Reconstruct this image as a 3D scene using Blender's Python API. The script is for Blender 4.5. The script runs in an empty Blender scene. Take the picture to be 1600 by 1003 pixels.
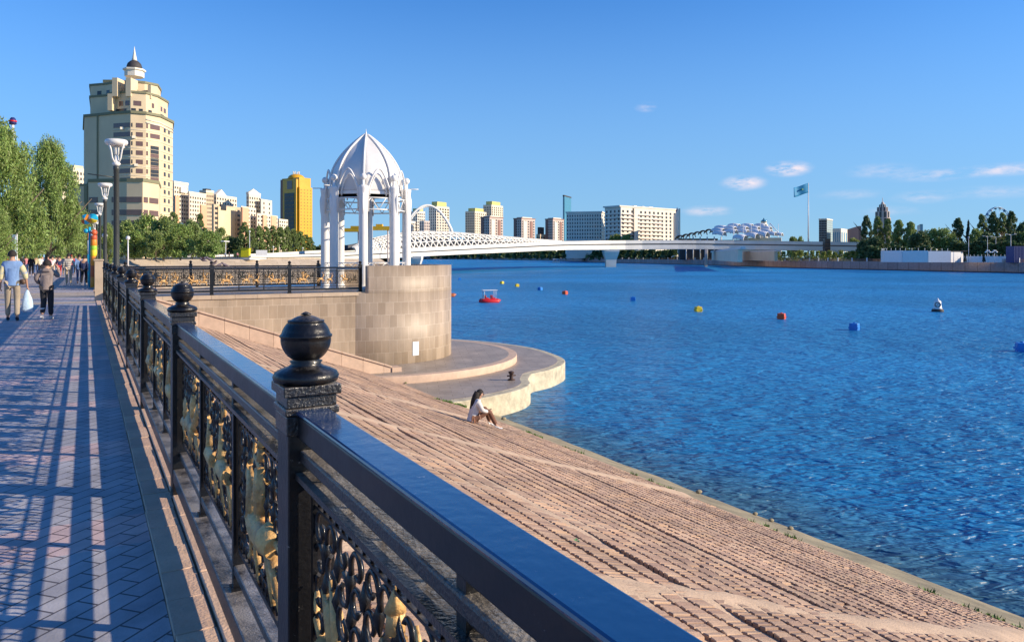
import bpy, math, random
from mathutils import Vector, Matrix
R=math.radians
sc=bpy.context.scene
COL=sc.collection
FPX=1170.0; TH=R(29.65); CT,ST=math.cos(TH),math.sin(TH); HY=402.0; CAMZ=1.55
WZ=-4.45   # water level
# ---------------------------------------------------------------- camera
cam=bpy.data.cameras.new('camera'); co=bpy.data.objects.new('camera',cam); COL.objects.link(co)
co.location=(0,0,CAMZ); co.rotation_euler=(R(90),0,-TH)
cam.sensor_width=36; cam.lens=36*FPX/1600; cam.shift_y=-(501.5-HY)/1600; cam.clip_end=20000; cam.clip_start=0.05
sc.camera=co
def rf(r,f,z=0.0): return Vector((r*CT+f*ST, -r*ST+f*CT, z))     # camera right / forward -> world
def P(px,py,D): return rf((px-800)/FPX*D, D, CAMZ-(py-HY)/FPX*D)
def G(px,py,z): # point of a level plane seen at a photo position (used once to survey the place)
    D=(CAMZ-z)*FPX/(py-HY); return rf((px-800)/FPX*D,D,z)
# ---------------------------------------------------------------- materials
MATS={}
def newmat(name):
    m=bpy.data.materials.new(name); m.use_nodes=True; nt=m.node_tree
    b=nt.nodes['Principled BSDF']; return m,nt,b
def N(nt,t,**k):
    n=nt.nodes.new(t)
    for a,v in k.items():
        if a in n.inputs: n.inputs[a].default_value=v
        else: setattr(n,a,v)
    return n
def ramp(nt,fac,stops):
    r=nt.nodes.new('ShaderNodeValToRGB'); e=r.color_ramp.elements
    while len(e)<len(stops): e.new(0.5)
    for i,(p,c) in enumerate(stops):
        e[i].position=p; e[i].color=(c[0],c[1],c[2],1)
    nt.links.new(fac,r.inputs[0]); return r.outputs[0]
def mat(name,c,rough=0.6,metal=0.0,var=0.15,scale=3.0,bump=0.0,bscale=20.0,ior=1.5,island=0.0,emit=None,coat=0.0,trans=0.0):
    if name in MATS: return MATS[name]
    m,nt,b=newmat(name); L=nt.links
    tc=N(nt,'ShaderNodeTexCoord')
    n=N(nt,'ShaderNodeTexNoise'); n.inputs['Scale'].default_value=scale; n.inputs['Detail'].default_value=6; n.inputs['Roughness'].default_value=.65
    L.new(tc.outputs['Object'],n.inputs['Vector'])
    lo=[max(0,x*(1-var)) for x in c]; hi=[min(1,x*(1+var)) for x in c]
    col=ramp(nt,n.outputs['Fac'],[(0.3,lo),(0.7,hi)])
    if island>0:
        g=N(nt,'ShaderNodeNewGeometry'); hs=N(nt,'ShaderNodeHueSaturation')
        mr=N(nt,'ShaderNodeMapRange'); mr.inputs['To Min'].default_value=1-island; mr.inputs['To Max'].default_value=1+island
        L.new(g.outputs['Random Per Island'],mr.inputs['Value']); L.new(mr.outputs[0],hs.inputs['Value']); L.new(col,hs.inputs['Color'])
        mh=N(nt,'ShaderNodeMapRange'); mh.inputs['To Min'].default_value=.5-.03*island; mh.inputs['To Max'].default_value=.5+.05*island
        L.new(g.outputs['Random Per Island'],mh.inputs['Value']); L.new(mh.outputs[0],hs.inputs['Hue'])
        col=hs.outputs[0]
    L.new(col,b.inputs['Base Color'])
    rr=N(nt,'ShaderNodeMapRange'); rr.inputs['To Min'].default_value=max(0.02,rough*.8); rr.inputs['To Max'].default_value=min(1,rough*1.2)
    L.new(n.outputs['Fac'],rr.inputs['Value']); L.new(rr.outputs[0],b.inputs['Roughness'])
    b.inputs['Metallic'].default_value=metal; b.inputs['IOR'].default_value=ior
    if coat: b.inputs['Coat Weight'].default_value=coat; b.inputs['Coat Roughness'].default_value=.12
    if bump:
        n2=N(nt,'ShaderNodeTexNoise'); n2.inputs['Scale'].default_value=bscale; n2.inputs['Detail'].default_value=5
        L.new(tc.outputs['Object'],n2.inputs['Vector'])
        bp=N(nt,'ShaderNodeBump'); bp.inputs['Strength'].default_value=bump; bp.inputs['Distance'].default_value=.02
        L.new(n2.outputs['Fac'],bp.inputs['Height']); L.new(bp.outputs[0],b.inputs['Normal'])
    if emit:
        b.inputs['Emission Color'].default_value=(*emit,1); b.inputs['Emission Strength'].default_value=1
    if trans:
        b.inputs['Subsurface Weight'].default_value=0
    MATS[name]=m; return m
def tilemat(name,c1,c2,mortar,bw,bh,msize,uv=True,streak=1.0,rot=0.0,offset=.5,rough=.6,stain=.25,bump=.4,loc=(0,0,0),shear=None,frac=0.5):
    m,nt,b=newmat(name); L=nt.links
    tc=N(nt,'ShaderNodeTexCoord'); mp=N(nt,'ShaderNodeMapping'); mp.inputs['Rotation'].default_value=(0,0,rot); mp.inputs['Location'].default_value=loc
    L.new(tc.outputs['UV' if uv else 'Object'],mp.inputs['Vector'])
    br=N(nt,'ShaderNodeTexBrick'); br.offset=offset
    br.inputs['Scale'].default_value=1; br.inputs['Brick Width'].default_value=bw; br.inputs['Row Height'].default_value=bh
    br.inputs['Mortar Size'].default_value=msize; br.inputs['Mortar Smooth'].default_value=.2; br.inputs['Bias'].default_value=0
    br.inputs['Color1'].default_value=(*c1,1); br.inputs['Color2'].default_value=(*c2,1); br.inputs['Mortar'].default_value=(*mortar,1)
    L.new(mp.outputs[0],br.inputs['Vector'])
    n=N(nt,'ShaderNodeTexNoise'); n.inputs['Scale'].default_value=1.1; n.inputs['Detail'].default_value=8; n.inputs['Roughness'].default_value=.7
    ms=N(nt,'ShaderNodeMapping'); ms.inputs['Scale'].default_value=(1,1,streak); L.new(tc.outputs['Object'],ms.inputs['Vector']); L.new(ms.outputs[0],n.inputs['Vector'])
    mr=N(nt,'ShaderNodeMapRange'); mr.inputs['From Min'].default_value=.3; mr.inputs['From Max'].default_value=.7; mr.inputs['To Min'].default_value=1-stain; mr.inputs['To Max'].default_value=1+stain*.6
    L.new(n.outputs['Fac'],mr.inputs['Value'])
    mx=N(nt,'ShaderNodeHueSaturation'); L.new(br.outputs['Color'],mx.inputs['Color']); L.new(mr.outputs[0],mx.inputs['Value'])
    L.new(mx.outputs[0],b.inputs['Base Color']); b.inputs['Roughness'].default_value=rough
    ma=N(nt,'ShaderNodeMath',operation='MULTIPLY'); ma.inputs[1].default_value=-1; L.new(br.outputs['Fac'],ma.inputs[0])
    n3=N(nt,'ShaderNodeTexNoise'); n3.inputs['Scale'].default_value=40; L.new(tc.outputs['Object'],n3.inputs['Vector'])
    ad=N(nt,'ShaderNodeMath',operation='MULTIPLY_ADD'); ad.inputs[1].default_value=.25; L.new(n3.outputs['Fac'],ad.inputs[0]); L.new(ma.outputs[0],ad.inputs[2])
    bp=N(nt,'ShaderNodeBump'); bp.inputs['Strength'].default_value=bump; bp.inputs['Distance'].default_value=.01
    L.new(ad.outputs[0],bp.inputs['Height']); L.new(bp.outputs[0],b.inputs['Normal'])
    MATS[name]=m; return m
# ---------------------------------------------------------------- objects
def tag(o,label=None,cat=None,group=None,kind=None):
    if label: o['label']=label
    if cat: o['category']=cat
    if group: o['group']=group
    if kind: o['kind']=kind
    return o
def empty(name,loc,label,cat,group=None):
    o=bpy.data.objects.new(name,None); COL.objects.link(o); o.location=loc; o.empty_display_size=.2
    return tag(o,label,cat,group)
def wloc(p):
    v=Vector((0,0,0))
    while p is not None: v+=Vector(p.location); p=p.parent
    return v
class MB:
    def __init__(s): s.v=[]; s.f=[]; s.s=[]; s.m=[]; s.uv=None
    def add(s,vs,fs,smooth=False,mi=0):
        o=len(s.v); s.v+= [tuple(x) for x in vs]
        for f in fs: s.f.append([o+i for i in f]); s.s.append(smooth); s.m.append(mi)
    def box(s,a,b,mi=0):
        x0,y0,z0=a; x1,y1,z1=b
        s.add([(x0,y0,z0),(x1,y0,z0),(x1,y1,z0),(x0,y1,z0),(x0,y0,z1),(x1,y0,z1),(x1,y1,z1),(x0,y1,z1)],
              [(0,3,2,1),(4,5,6,7),(0,1,5,4),(1,2,6,5),(2,3,7,6),(3,0,4,7)],False,mi)
    def obox(s,c,ux,uy,sx,sy,z0,z1,mi=0): # oriented box about centre c, half sizes
        c=Vector((c[0],c[1],0)); ux=Vector((ux[0],ux[1],0)).normalized(); uy=Vector((uy[0],uy[1],0)).normalized()
        q=[c-ux*sx-uy*sy,c+ux*sx-uy*sy,c+ux*sx+uy*sy,c-ux*sx+uy*sy]
        s.prism([(p.x,p.y) for p in q],z0,z1,mi)
    def prism(s,poly,z0,z1,mi=0,smooth=False):
        ar=sum(poly[i][0]*poly[(i+1)%len(poly)][1]-poly[(i+1)%len(poly)][0]*poly[i][1] for i in range(len(poly)))
        if ar<0: poly=poly[::-1]
        n=len(poly)
        s.add([(p[0],p[1],z0) for p in poly]+[(p[0],p[1],z1) for p in poly],[],False,mi)
        o=len(s.v)-2*n
        for i in range(n):
            j=(i+1)%n; s.f.append([o+i,o+j,o+n+j,o+n+i]); s.s.append(smooth); s.m.append(mi)
        s.f.append([o+i for i in range(n)][::-1]); s.s.append(False); s.m.append(mi)
        s.f.append([o+n+i for i in range(n)]); s.s.append(False); s.m.append(mi)
    def tube(s,pts,rad,n=8,caps=True,mi=0,flat=None):
        pts=[Vector(p) for p in pts]
        if not hasattr(rad,'__len__'): rad=[rad]*len(pts)
        o=len(s.v); up=None
        for i,p in enumerate(pts):
            t=(pts[min(i+1,len(pts)-1)]-pts[max(i-1,0)])
            if t.length<1e-9: t=Vector((0,0,1))
            t.normalize()
            if up is None:
                up=Vector((0,0,1)) if abs(t.z)<.9 else Vector((1,0,0))
            a=t.cross(up)
            if a.length<1e-6: a=t.cross(Vector((0,1,0)))
            a.normalize(); b=a.cross(t).normalized(); up=b
            for k in range(n):
                an=2*math.pi*k/n; q=p+(a*math.cos(an)+b*math.sin(an))*rad[i]
                if flat: q=Vector((q.x,q.y,q.z)); d=q-p; q=p+Vector((d.x*flat[0],d.y*flat[1],d.z*flat[2]))
                s.v.append(tuple(q))
        for i in range(len(pts)-1):
            for k in range(n):
                k2=(k+1)%n
                s.f.append([o+i*n+k,o+i*n+k2,o+(i+1)*n+k2,o+(i+1)*n+k]); s.s.append(True); s.m.append(mi)
        if caps:
            s.f.append([o+k for k in range(n)][::-1]); s.s.append(False); s.m.append(mi)
            l=o+(len(pts)-1)*n; s.f.append([l+k for k in range(n)]); s.s.append(False); s.m.append(mi)
    def lathe(s,prof,c=(0,0,0),n=24,mi=0,smooth=True,rot=0.0):
        o=len(s.v)
        for r,z in prof:
            for k in range(n):
                a=2*math.pi*k/n+rot; s.v.append((c[0]+r*math.cos(a),c[1]+r*math.sin(a),c[2]+z))
        for i in range(len(prof)-1):
            for k in range(n):
                k2=(k+1)%n; s.f.append([o+i*n+k,o+i*n+k2,o+(i+1)*n+k2,o+(i+1)*n+k]); s.s.append(smooth); s.m.append(mi)
        if prof[0][0]>1e-4: s.f.append([o+k for k in range(n)][::-1]); s.s.append(False); s.m.append(mi)
        if prof[-1][0]>1e-4:
            l=o+(len(prof)-1)*n; s.f.append([l+k for k in range(n)]); s.s.append(False); s.m.append(mi)
    def ball(s,c,r,n=12,sc_=(1,1,1),mi=0):
        prof=[(math.cos(t)*1,math.sin(t)) for t in [(-math.pi/2)+math.pi*i/(n//2+2) for i in range(n//2+3)]]
        o=len(s.v); s.lathe([(abs(a)*r,b*r) for a,b in prof],(0,0,0),n,mi)
        for i in range(o,len(s.v)):
            x,y,z=s.v[i]; s.v[i]=(c[0]+x*sc_[0],c[1]+y*sc_[1],c[2]+z*sc_[2])
    def build(s,name,mats,parent=None,origin=None,uvf=None,bevel=0,wn=False):
        if not isinstance(mats,(list,tuple)): mats=[mats]
        off=wloc(parent) if parent is not None else Vector(origin or (0,0,0))
        me=bpy.data.meshes.new(name); me.from_pydata([(x-off.x,y-off.y,z-off.z) for x,y,z in s.v],[],s.f)
        for m in mats: me.materials.append(m)
        me.polygons.foreach_set('use_smooth',s.s); me.polygons.foreach_set('material_index',s.m)
        if uvf:
            uvl=me.uv_layers.new(name='UVMap')
            for p in me.polygons:
                for li in p.loop_indices:
                    v=s.v[me.loops[li].vertex_index]; uvl.data[li].uv=uvf(v,p)
        me.update()
        o=bpy.data.objects.new(name,me); COL.objects.link(o)
        if parent is not None: o.parent=parent
        else: o.location=off
        if bevel:
            b=o.modifiers.new('bevel','BEVEL'); b.width=bevel; b.segments=2; b.limit_method='ANGLE'; b.angle_limit=R(40)
        return o
def copy_tree(o,parent=None,loc=None,rz=None,keep=False):
    c=o.copy(); COL.objects.link(c); c.parent=parent
    if loc is not None: c.location=loc
    if rz is not None: c.rotation_euler=(0,0,rz)
    for ch in list(o.children): copy_tree(ch,c)
    return c
def st(name,mb,m,**k):
    return tag(mb.build(name,m,**k),kind='structure')
def catmull(pts,n=6,closed=False):
    out=[];L=len(pts)
    for i in range(L if closed else L-1):
        g=lambda j: Vector(pts[j%L]) if closed else Vector(pts[max(0,min(L-1,j))])
        p0,p1,p2,p3=g(i-1),g(i),g(i+1),g(i+2)
        for k in range(n):
            t=k/n; out.append(.5*((2*p1)+(p2-p0)*t+(2*p0-5*p1+4*p2-p3)*t*t+(3*p1-p0-3*p2+p3)*t**3))
    if not closed: out.append(Vector(pts[-1]))
    return out
def mesh_of(g,name,mats,bevel=0):
    o=g.build(name,mats); me=o.data; bpy.data.objects.remove(o); return me
SL=.34375
def slz(x): return -.05-(x-.84)*SL
# ---------------------------------------------------------------- world + sun
SAZ=R(127); SEL=R(21.8)
w=bpy.data.worlds.new('World'); sc.world=w; w.use_nodes=True; nt=w.node_tree; L=nt.links
bg=nt.nodes['Background']; bg.inputs['Strength'].default_value=SKYSTR if 'SKYSTR' in globals() else .14
sky=N(nt,'ShaderNodeTexSky'); sky.sky_type='NISHITA'; sky.sun_disc=False; sky.sun_elevation=SEL; sky.sun_rotation=SAZ
sky.air_density=.75; sky.dust_density=.0; sky.ozone_density=3.2; sky.altitude=1500
hs=N(nt,'ShaderNodeHueSaturation'); hs.inputs['Saturation'].default_value=1.12; hs.inputs['Value'].default_value=1.04
tn=N(nt,'ShaderNodeMix',data_type='RGBA',blend_type='MULTIPLY'); tn.inputs[0].default_value=1; tn.inputs[7].default_value=(.80,.98,1.16,1); L.new(sky.outputs[0],tn.inputs[6]); L.new(tn.outputs[2],hs.inputs['Color'])
# clear northern evening air: the low sky stays pale blue rather than yellow
tcs=N(nt,'ShaderNodeTexCoord'); sxs=N(nt,'ShaderNodeSeparateXYZ'); L.new(tcs.outputs['Generated'],sxs.inputs[0])
mz=N(nt,'ShaderNodeMapRange'); mz.interpolation_type='SMOOTHSTEP'; mz.inputs['From Min'].default_value=0.0; mz.inputs['From Max'].default_value=.42; mz.inputs['To Min'].default_value=.85; mz.inputs['To Max'].default_value=0; L.new(sxs.outputs['Z'],mz.inputs['Value'])
mzc=N(nt,'ShaderNodeMix',data_type='RGBA'); L.new(mz.outputs[0],mzc.inputs[0]); L.new(hs.outputs[0],mzc.inputs[6]); mzc.inputs[7].default_value=(1.2,2.2,3.15,1)
# thin fair-weather clouds, each a soft patch of noise fixed in the sky by direction
tc=N(nt,'ShaderNodeTexCoord')
def dirpx(px,py):
    v=P(px,py,1.0)-Vector((0,0,CAMZ)); return v.normalized()
nz=N(nt,'ShaderNodeTexNoise'); nz.inputs['Scale'].default_value=28; nz.inputs['Detail'].default_value=9; nz.inputs['Roughness'].default_value=.62
mpn=N(nt,'ShaderNodeMapping'); mpn.inputs['Scale'].default_value=(1,1,3.2); L.new(tc.outputs['Generated'],mpn.inputs['Vector']); L.new(mpn.outputs[0],nz.inputs['Vector'])
acc=None
clouds=[(1010,168,.018,.008,.55),(1232,264,.034,.012,1.5),(1162,286,.034,.012,1.3),(1375,267,.05,.011,.45),(1450,275,.06,.009,.5),(1530,268,.06,.009,.45),(1590,264,.05,.010,.65),
        (1104,330,.04,.009,.8),(1440,308,.04,.010,.45),(1330,304,.05,.008,.25),(830,326,.05,.009,-.3),(880,306,.08,.010,-.35),(1390,330,.05,.008,.22),(1560,300,.08,.010,.3)]
for px,py,wx,wy,am in clouds:
    d=dirpx(px,py)
    sb=N(nt,'ShaderNodeVectorMath',operation='SUBTRACT'); L.new(tc.outputs['Generated'],sb.inputs[0]); sb.inputs[1].default_value=d
    m2=N(nt,'ShaderNodeVectorMath',operation='MULTIPLY'); L.new(sb.outputs[0],m2.inputs[0]); m2.inputs[1].default_value=(1/wx,1/wx,1/wy)
    ln=N(nt,'ShaderNodeVectorMath',operation='LENGTH'); L.new(m2.outputs[0],ln.inputs[0])
    mr=N(nt,'ShaderNodeMapRange'); mr.interpolation_type='SMOOTHSTEP'; mr.inputs['From Min'].default_value=1.0; mr.inputs['From Max'].default_value=0.0
    mr.inputs['To Min'].default_value=0; mr.inputs['To Max'].default_value=am
    L.new(ln.outputs['Value'],mr.inputs['Value'])
    if acc is None: acc=mr.outputs[0]
    else:
        ad=N(nt,'ShaderNodeMath',operation='ADD'); L.new(acc,ad.inputs[0]); L.new(mr.outputs[0],ad.inputs[1]); acc=ad.outputs[0]
nr=N(nt,'ShaderNodeMapRange'); nr.inputs['From Min'].default_value=.38; nr.inputs['From Max'].default_value=.62; L.new(nz.outputs['Fac'],nr.inputs['Value'])
mu=N(nt,'ShaderNodeMath',operation='MULTIPLY'); L.new(acc,mu.inputs[0]); L.new(nr.outputs[0],mu.inputs[1]); mu.use_clamp=True
mixc=N(nt,'ShaderNodeMix',data_type='RGBA'); L.new(mu.outputs[0],mixc.inputs[0]); L.new(mzc.outputs[2],mixc.inputs[6]); mixc.inputs[7].default_value=(4.4,3.95,4.3,1)
L.new(mixc.outputs[2],bg.inputs['Color'])
sl=bpy.data.lights.new('sun','SUN'); sl.energy=4.4; sl.angle=R(.55); sl.color=(1,.84,.63)
so=bpy.data.objects.new('sun',sl); COL.objects.link(so)
sd=Vector((math.sin(SAZ)*math.cos(SEL),math.cos(SAZ)*math.cos(SEL),math.sin(SEL)))
so.rotation_euler=sd.to_track_quat('Z','Y').to_euler(); so.location=(30,-20,40)
sc.view_settings.view_transform='Standard'; sc.view_settings.look='None'; sc.view_settings.exposure=0.62; sc.view_settings.gamma=1
# ================================================================ PEOPLE
m_skin=mat('skin',(.46,.26,.17),rough=.55,var=.08,scale=8); m_hair=mat('black_hair',(.022,.016,.013),rough=.8,var=.4,scale=30,bump=.6,bscale=60)
def cloth(n,c,**k): return mat(n,c,rough=.85,var=k.get('var',.15),scale=k.get('scale',6),bump=.35,bscale=18)
def skinmesh(name,verts,edges,rad,root,sub=2):
    me=bpy.data.meshes.new(name); me.from_pydata(verts,edges,[]); o=bpy.data.objects.new(name,me); COL.objects.link(o)
    o.modifiers.new('s','SKIN').use_smooth_shade=True
    for i,r in enumerate(rad):
        sv=me.skin_vertices[0].data[i]; sv.radius=(r,r) if not hasattr(r,'__len__') else r; sv.use_root=(i==root)
    o.modifiers.new('u','SUBSURF').levels=sub; o.modifiers['u'].render_levels=sub
    dg=bpy.context.evaluated_depsgraph_get(); dg.update(); m2=bpy.data.meshes.new_from_object(o.evaluated_get(dg)); bpy.data.objects.remove(o); m2.name=name
    return m2
def lerp3(a,b,t): return tuple(a[i]+(b[i]-a[i])*t for i in range(3))
def body_meshes(J,sub=2,fingers=True,coat=.0,hairlen=0,sleeve=.93):
    """J: joint dict in metres. returns meshes dict"""
    V=[];E=[];Rr=[]
    def add(p,r,par=None):
        V.append(p);Rr.append(r)
        if par is not None: E.append((par,len(V)-1))
        return len(V)-1
    pel=add(J['pel'],(.115,.10)); sp=add(J['sp'],(.115,.095),pel); ch=add(J['ch'],(.135,.10),sp); nb=add(J['nb'],.058,ch); hb=add(J['hb'],(.055,.06),nb); hc=add(J['hc'],(.078,.092),hb); ht=add(J['ht'],(.055,.065),hc)
    for s_ in 'LR':
        sh=add(J['sh'+s_],.058,ch); el=add(J['el'+s_],.040,sh); wr=add(J['wr'+s_],.026,el); pa=add(J['ha'+s_],(.036,.02),wr)
        d=(Vector(J['ha'+s_])-Vector(J['wr'+s_])).normalized(); side=Vector((0,1,0)) if abs(d.y)<.9 else Vector((1,0,0)); side=(side-d*side.dot(d)).normalized(); inn=d.cross(side)
        if fingers:
            for k,(o_,ln_) in enumerate(((-.028,.062),(-.009,.075),(.010,.070),(.028,.056))):
                b0=Vector(J['ha'+s_])+d*.035+side*o_; f1=add(tuple(b0),.0095,pa); f2=add(tuple(b0+d*ln_*.5+inn*.008),.0085,f1); add(tuple(b0+d*ln_*.9+inn*.028),.0075,f2)
            t1=add(tuple(Vector(J['ha'+s_])-d*.012+side*.042),.010,pa); add(tuple(Vector(J['ha'+s_])+d*.024+side*.062+inn*.014),.0085,t1)
        hp=add(J['hp'+s_],.085,pel); kn=add(J['kn'+s_],.052,hp); an=add(J['an'+s_],.036,kn); add(J['to'+s_],.03,an)
    out={'body':skinmesh('body',V,E,Rr,0,sub)}
    V=[];E=[];Rr=[]
    pel=add(lerp3(J['pel'],J['sp'],-.55),(.160+coat*.6,.135+coat*.6)); h2=add(lerp3(J['pel'],J['sp'],-.47),(.165+coat*.6,.14+coat*.6),pel); sp=add(J['sp'],(.140+coat*.6,.12+coat*.6),h2); ch=add(J['ch'],(.150+coat*.4,.125+coat*.5),sp); nb=add(lerp3(J['ch'],J['nb'],.92),.075,ch)
    for s_ in 'LR':
        sh=add(J['sh'+s_],.072+coat*.3,ch); el=add(J['el'+s_],.060+coat*.3,sh); add(lerp3(J['el'+s_],J['wr'+s_],sleeve),.046+coat*.2,el)
    out['top']=skinmesh('top',V,E,Rr,2,sub)
    V=[];E=[];Rr=[]
    pel=add(J['pel'],(.125,.11))
    for s_ in 'LR':
        hp=add(J['hp'+s_],.088,pel); kn=add(J['kn'+s_],.072,hp); add(lerp3(J['kn'+s_],J['an'+s_],.93),.058,kn)
    out['trousers']=skinmesh('trousers',V,E,Rr,0,sub)
    for s_ in 'LR':
        V=[];E=[];Rr=[]
        a=add(J['an'+s_],.040); h0=Vector(J['an'+s_]); t0=Vector(J['to'+s_]); f=(t0-h0); 
        b=add(tuple(h0-f*.25+Vector((0,0,-.035))),.036,a); c=add(tuple(h0+f*.5+Vector((0,0,-.03))),(.042,.034),a); add(tuple(t0+f*.12),(.040,.028),c)
        out['shoe'+s_]=skinmesh('shoe',V,E,Rr,0,sub)
    # hair: shell of the skull
    g=MB(); hc_=Vector(J['hc']); up=(Vector(J['ht'])-Vector(J['hb'])).normalized(); fw=Vector(J.get('face',(0,1,0))).normalized(); fw=(fw-up*fw.dot(up)).normalized(); sd_=fw.cross(up)
    n1,n2=14,9; o=len(g.v)
    for j in range(n2+1):
        ph=j/n2*1.95
        for i in range(n1):
            a=2*math.pi*i/n1; x=math.sin(ph)*math.cos(a); y=math.sin(ph)*math.sin(a); z=math.cos(ph)
            front=max(0,y); lim=-.75 if y<.1 else .30
            z2=max(z,lim if hairlen==0 else -.5 if y<.3 else .3)
            p=hc_+up*.012+ sd_*x*.094*(1+.05*math.sin(i*2.3+j))+fw*(y*.104-.012)+up*z2*.110*(1+.05*math.sin(i*3.1+j*2))
            g.v.append(tuple(p))
    for j in range(n2):
        for i in range(n1): g.f.append([o+j*n1+i,o+j*n1+(i+1)%n1,o+(j+1)*n1+(i+1)%n1,o+(j+1)*n1+i]); g.s.append(True); g.m.append(0)
    if hairlen:
        b0=hc_-fw*.07
        g.tube([b0+up*.04,b0-up*.08-fw*.03,b0-up*.24-fw*.06,b0-up*(hairlen*.8)-fw*.07,b0-up*hairlen-fw*.05],[.085,.10,.095,.07,.02],10)
    out['hair']=mesh_of(g,'hair',m_hair)
    g=MB(); g.tube([hc_+fw*.085+up*.012,hc_+fw*.112-up*.022,hc_+fw*.09-up*.03],[.008,.015,.010],6)
    out['nose']=mesh_of(g,'nose',m_skin); g=MB(); g.ball((0,0,0),.02,6,(.6,1,1.4)); ear=mesh_of(g,'ear',m_skin); g=MB(); g.ball((0,0,0),.011,6); eye=mesh_of(g,'eye',m_hair)
    g=MB(); g.tube([hc_+fw*.088-up*.052+sd_*.024,hc_+fw*.094-up*.054,hc_+fw*.088-up*.052-sd_*.024],.006,5); out['mouth']=mesh_of(g,'mouth',m_lip)
    out['bits']=[('ear',ear,tuple(hc_+sd_*s2*.088-up*.01)) for s2 in (-1,1)]+[('eye',eye,tuple(hc_+fw*.088+sd_*s2*.032+up*.012)) for s2 in (-1,1)]
    return out
def pose(kind,H=1.7):
    J=dict(pel=(0,0,.95),sp=(0,-.005,1.12),ch=(0,.0,1.32),nb=(0,-.01,1.475),hb=(0,.005,1.53),hc=(0,.015,1.60),ht=(0,.01,1.665),
      shL=(-.155,0,1.385),shR=(.155,0,1.385),elL=(-.225,-.02,1.13),elR=(.225,-.02,1.13),wrL=(-.24,.04,.89),wrR=(.24,.04,.89),haL=(-.24,.06,.82),haR=(.24,.06,.82),
      hpL=(-.09,0,.90),hpR=(.09,0,.90),knL=(-.10,.02,.50),knR=(.10,.02,.50),anL=(-.10,-.02,.085),anR=(.10,-.02,.085),toL=(-.11,.13,.03),toR=(.11,.13,.03))
    if kind=='walkA': J.update(knL=(-.09,.16,.53),anL=(-.09,.24,.11),toL=(-.09,.39,.07),knR=(.09,-.03,.50),anR=(.09,-.28,.16),toR=(.10,-.17,.05),elL=(-.22,-.10,1.14),wrL=(-.23,-.17,.90),haL=(-.23,-.18,.83),elR=(.22,.07,1.13),wrR=(.22,.22,.93),haR=(.22,.26,.87))
    if kind=='walkB': J.update(knR=(.09,.15,.53),anR=(.09,.22,.11),toR=(.09,.37,.07),knL=(-.09,-.02,.50),anL=(-.09,-.25,.15),toL=(-.10,-.14,.05),elR=(.22,-.09,1.14),wrR=(.23,-.14,.90),haR=(.23,-.15,.83),elL=(-.22,.07,1.13),wrL=(-.22,.20,.93),haL=(-.22,.24,.87))
    if kind=='bag': J.update(knL=(-.09,.10,.52),anL=(-.09,.14,.09),toL=(-.09,.29,.04),knR=(.10,.02,.50),anR=(.10,-.14,.10),toR=(.11,.0,.04),elR=(.26,-.04,1.14),wrR=(.30,.04,.90),haR=(.31,.06,.83))
    if kind=='child': J.update(knL=(-.08,.06,.52),anL=(-.09,-.16,.14),toL=(-.10,-.02,.05),knR=(.09,.08,.50),anR=(.09,.12,.085),toR=(.10,.27,.03),elL=(-.27,-.03,1.20),wrL=(-.20,.10,1.03),haL=(-.16,.16,1.02),elR=(.30,.05,1.24),wrR=(.26,.14,1.48),haR=(.23,.16,1.54),hc=(.01,.02,1.60))
    k=H/1.7
    return {a:tuple(c*k for c in v) for a,v in J.items()}
BM={}
m_lip=mat('lips',(.30,.10,.09),rough=.5)
def face(t,M):
    for n_,me in (('nose',M['nose']),('mouth',M['mouth'])):
        o=bpy.data.objects.new(n_,me); COL.objects.link(o); o.parent=t
    for n_,me,l_ in M['bits']:
        o=bpy.data.objects.new(n_,me); COL.objects.link(o); o.parent=t; o.location=l_
def person(px,py,kind,H,yaw,label,top,bot,shoe,hair=None,z0=0.0,sub=1,fingers=False,coat=.0,hairlen=0,zz=None,group='people walking on the promenade',name_top='jacket',sleeve=.93,bot_name='trousers'):
    key=(kind,H,coat,hairlen,sub,fingers,sleeve)
    if key not in BM: BM[key]=body_meshes(pose(kind,H),sub,fingers,coat,hairlen,sleeve)
    M=BM[key]; p=G(px,py,z0); t=empty('person',(p.x,p.y,z0),label,'person',group)
    def pc(n,me,m):
        me=me.copy(); me.materials.clear(); me.materials.append(m); o=bpy.data.objects.new(n,me); COL.objects.link(o); o.parent=t; return o
    pc('body',M['body'],m_skin); pc(name_top,M['top'],top); pc(bot_name,M['trousers'],bot); pc('shoe',M['shoeL'],shoe); pc('shoe',M['shoeR'],shoe); h_=pc('hair',M['hair'],hair or m_hair)
    if sub==2: face(t,M)
    t.rotation_euler=(0,0,yaw); return t
c_blue=cloth('light_blue_denim',(.16,.27,.48)); c_cream=cloth('cream_cloth',(.60,.52,.30)); c_khaki=cloth('khaki_cloth',(.34,.28,.20)); c_grey=cloth('warm_grey_fleece',(.25,.20,.18)); c_blk=cloth('black_cloth',(.02,.02,.025)); c_wht=cloth('white_cloth',(.68,.66,.63)); c_pink=cloth('pink_cloth',(.60,.22,.24)); c_red=cloth('red_cloth',(.50,.04,.05)); c_jean=cloth('dark_blue_denim',(.04,.09,.22)); c_brown=cloth('brown_corduroy',(.17,.075,.045)); c_beige=cloth('beige_cloth',(.52,.40,.27)); c_navy=cloth('navy_cloth',(.03,.04,.10))
s_w=mat('white_shoe_leather',(.70,.70,.70),rough=.5); s_b=mat('dark_shoe_leather',(.03,.03,.05),rough=.5)
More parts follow.
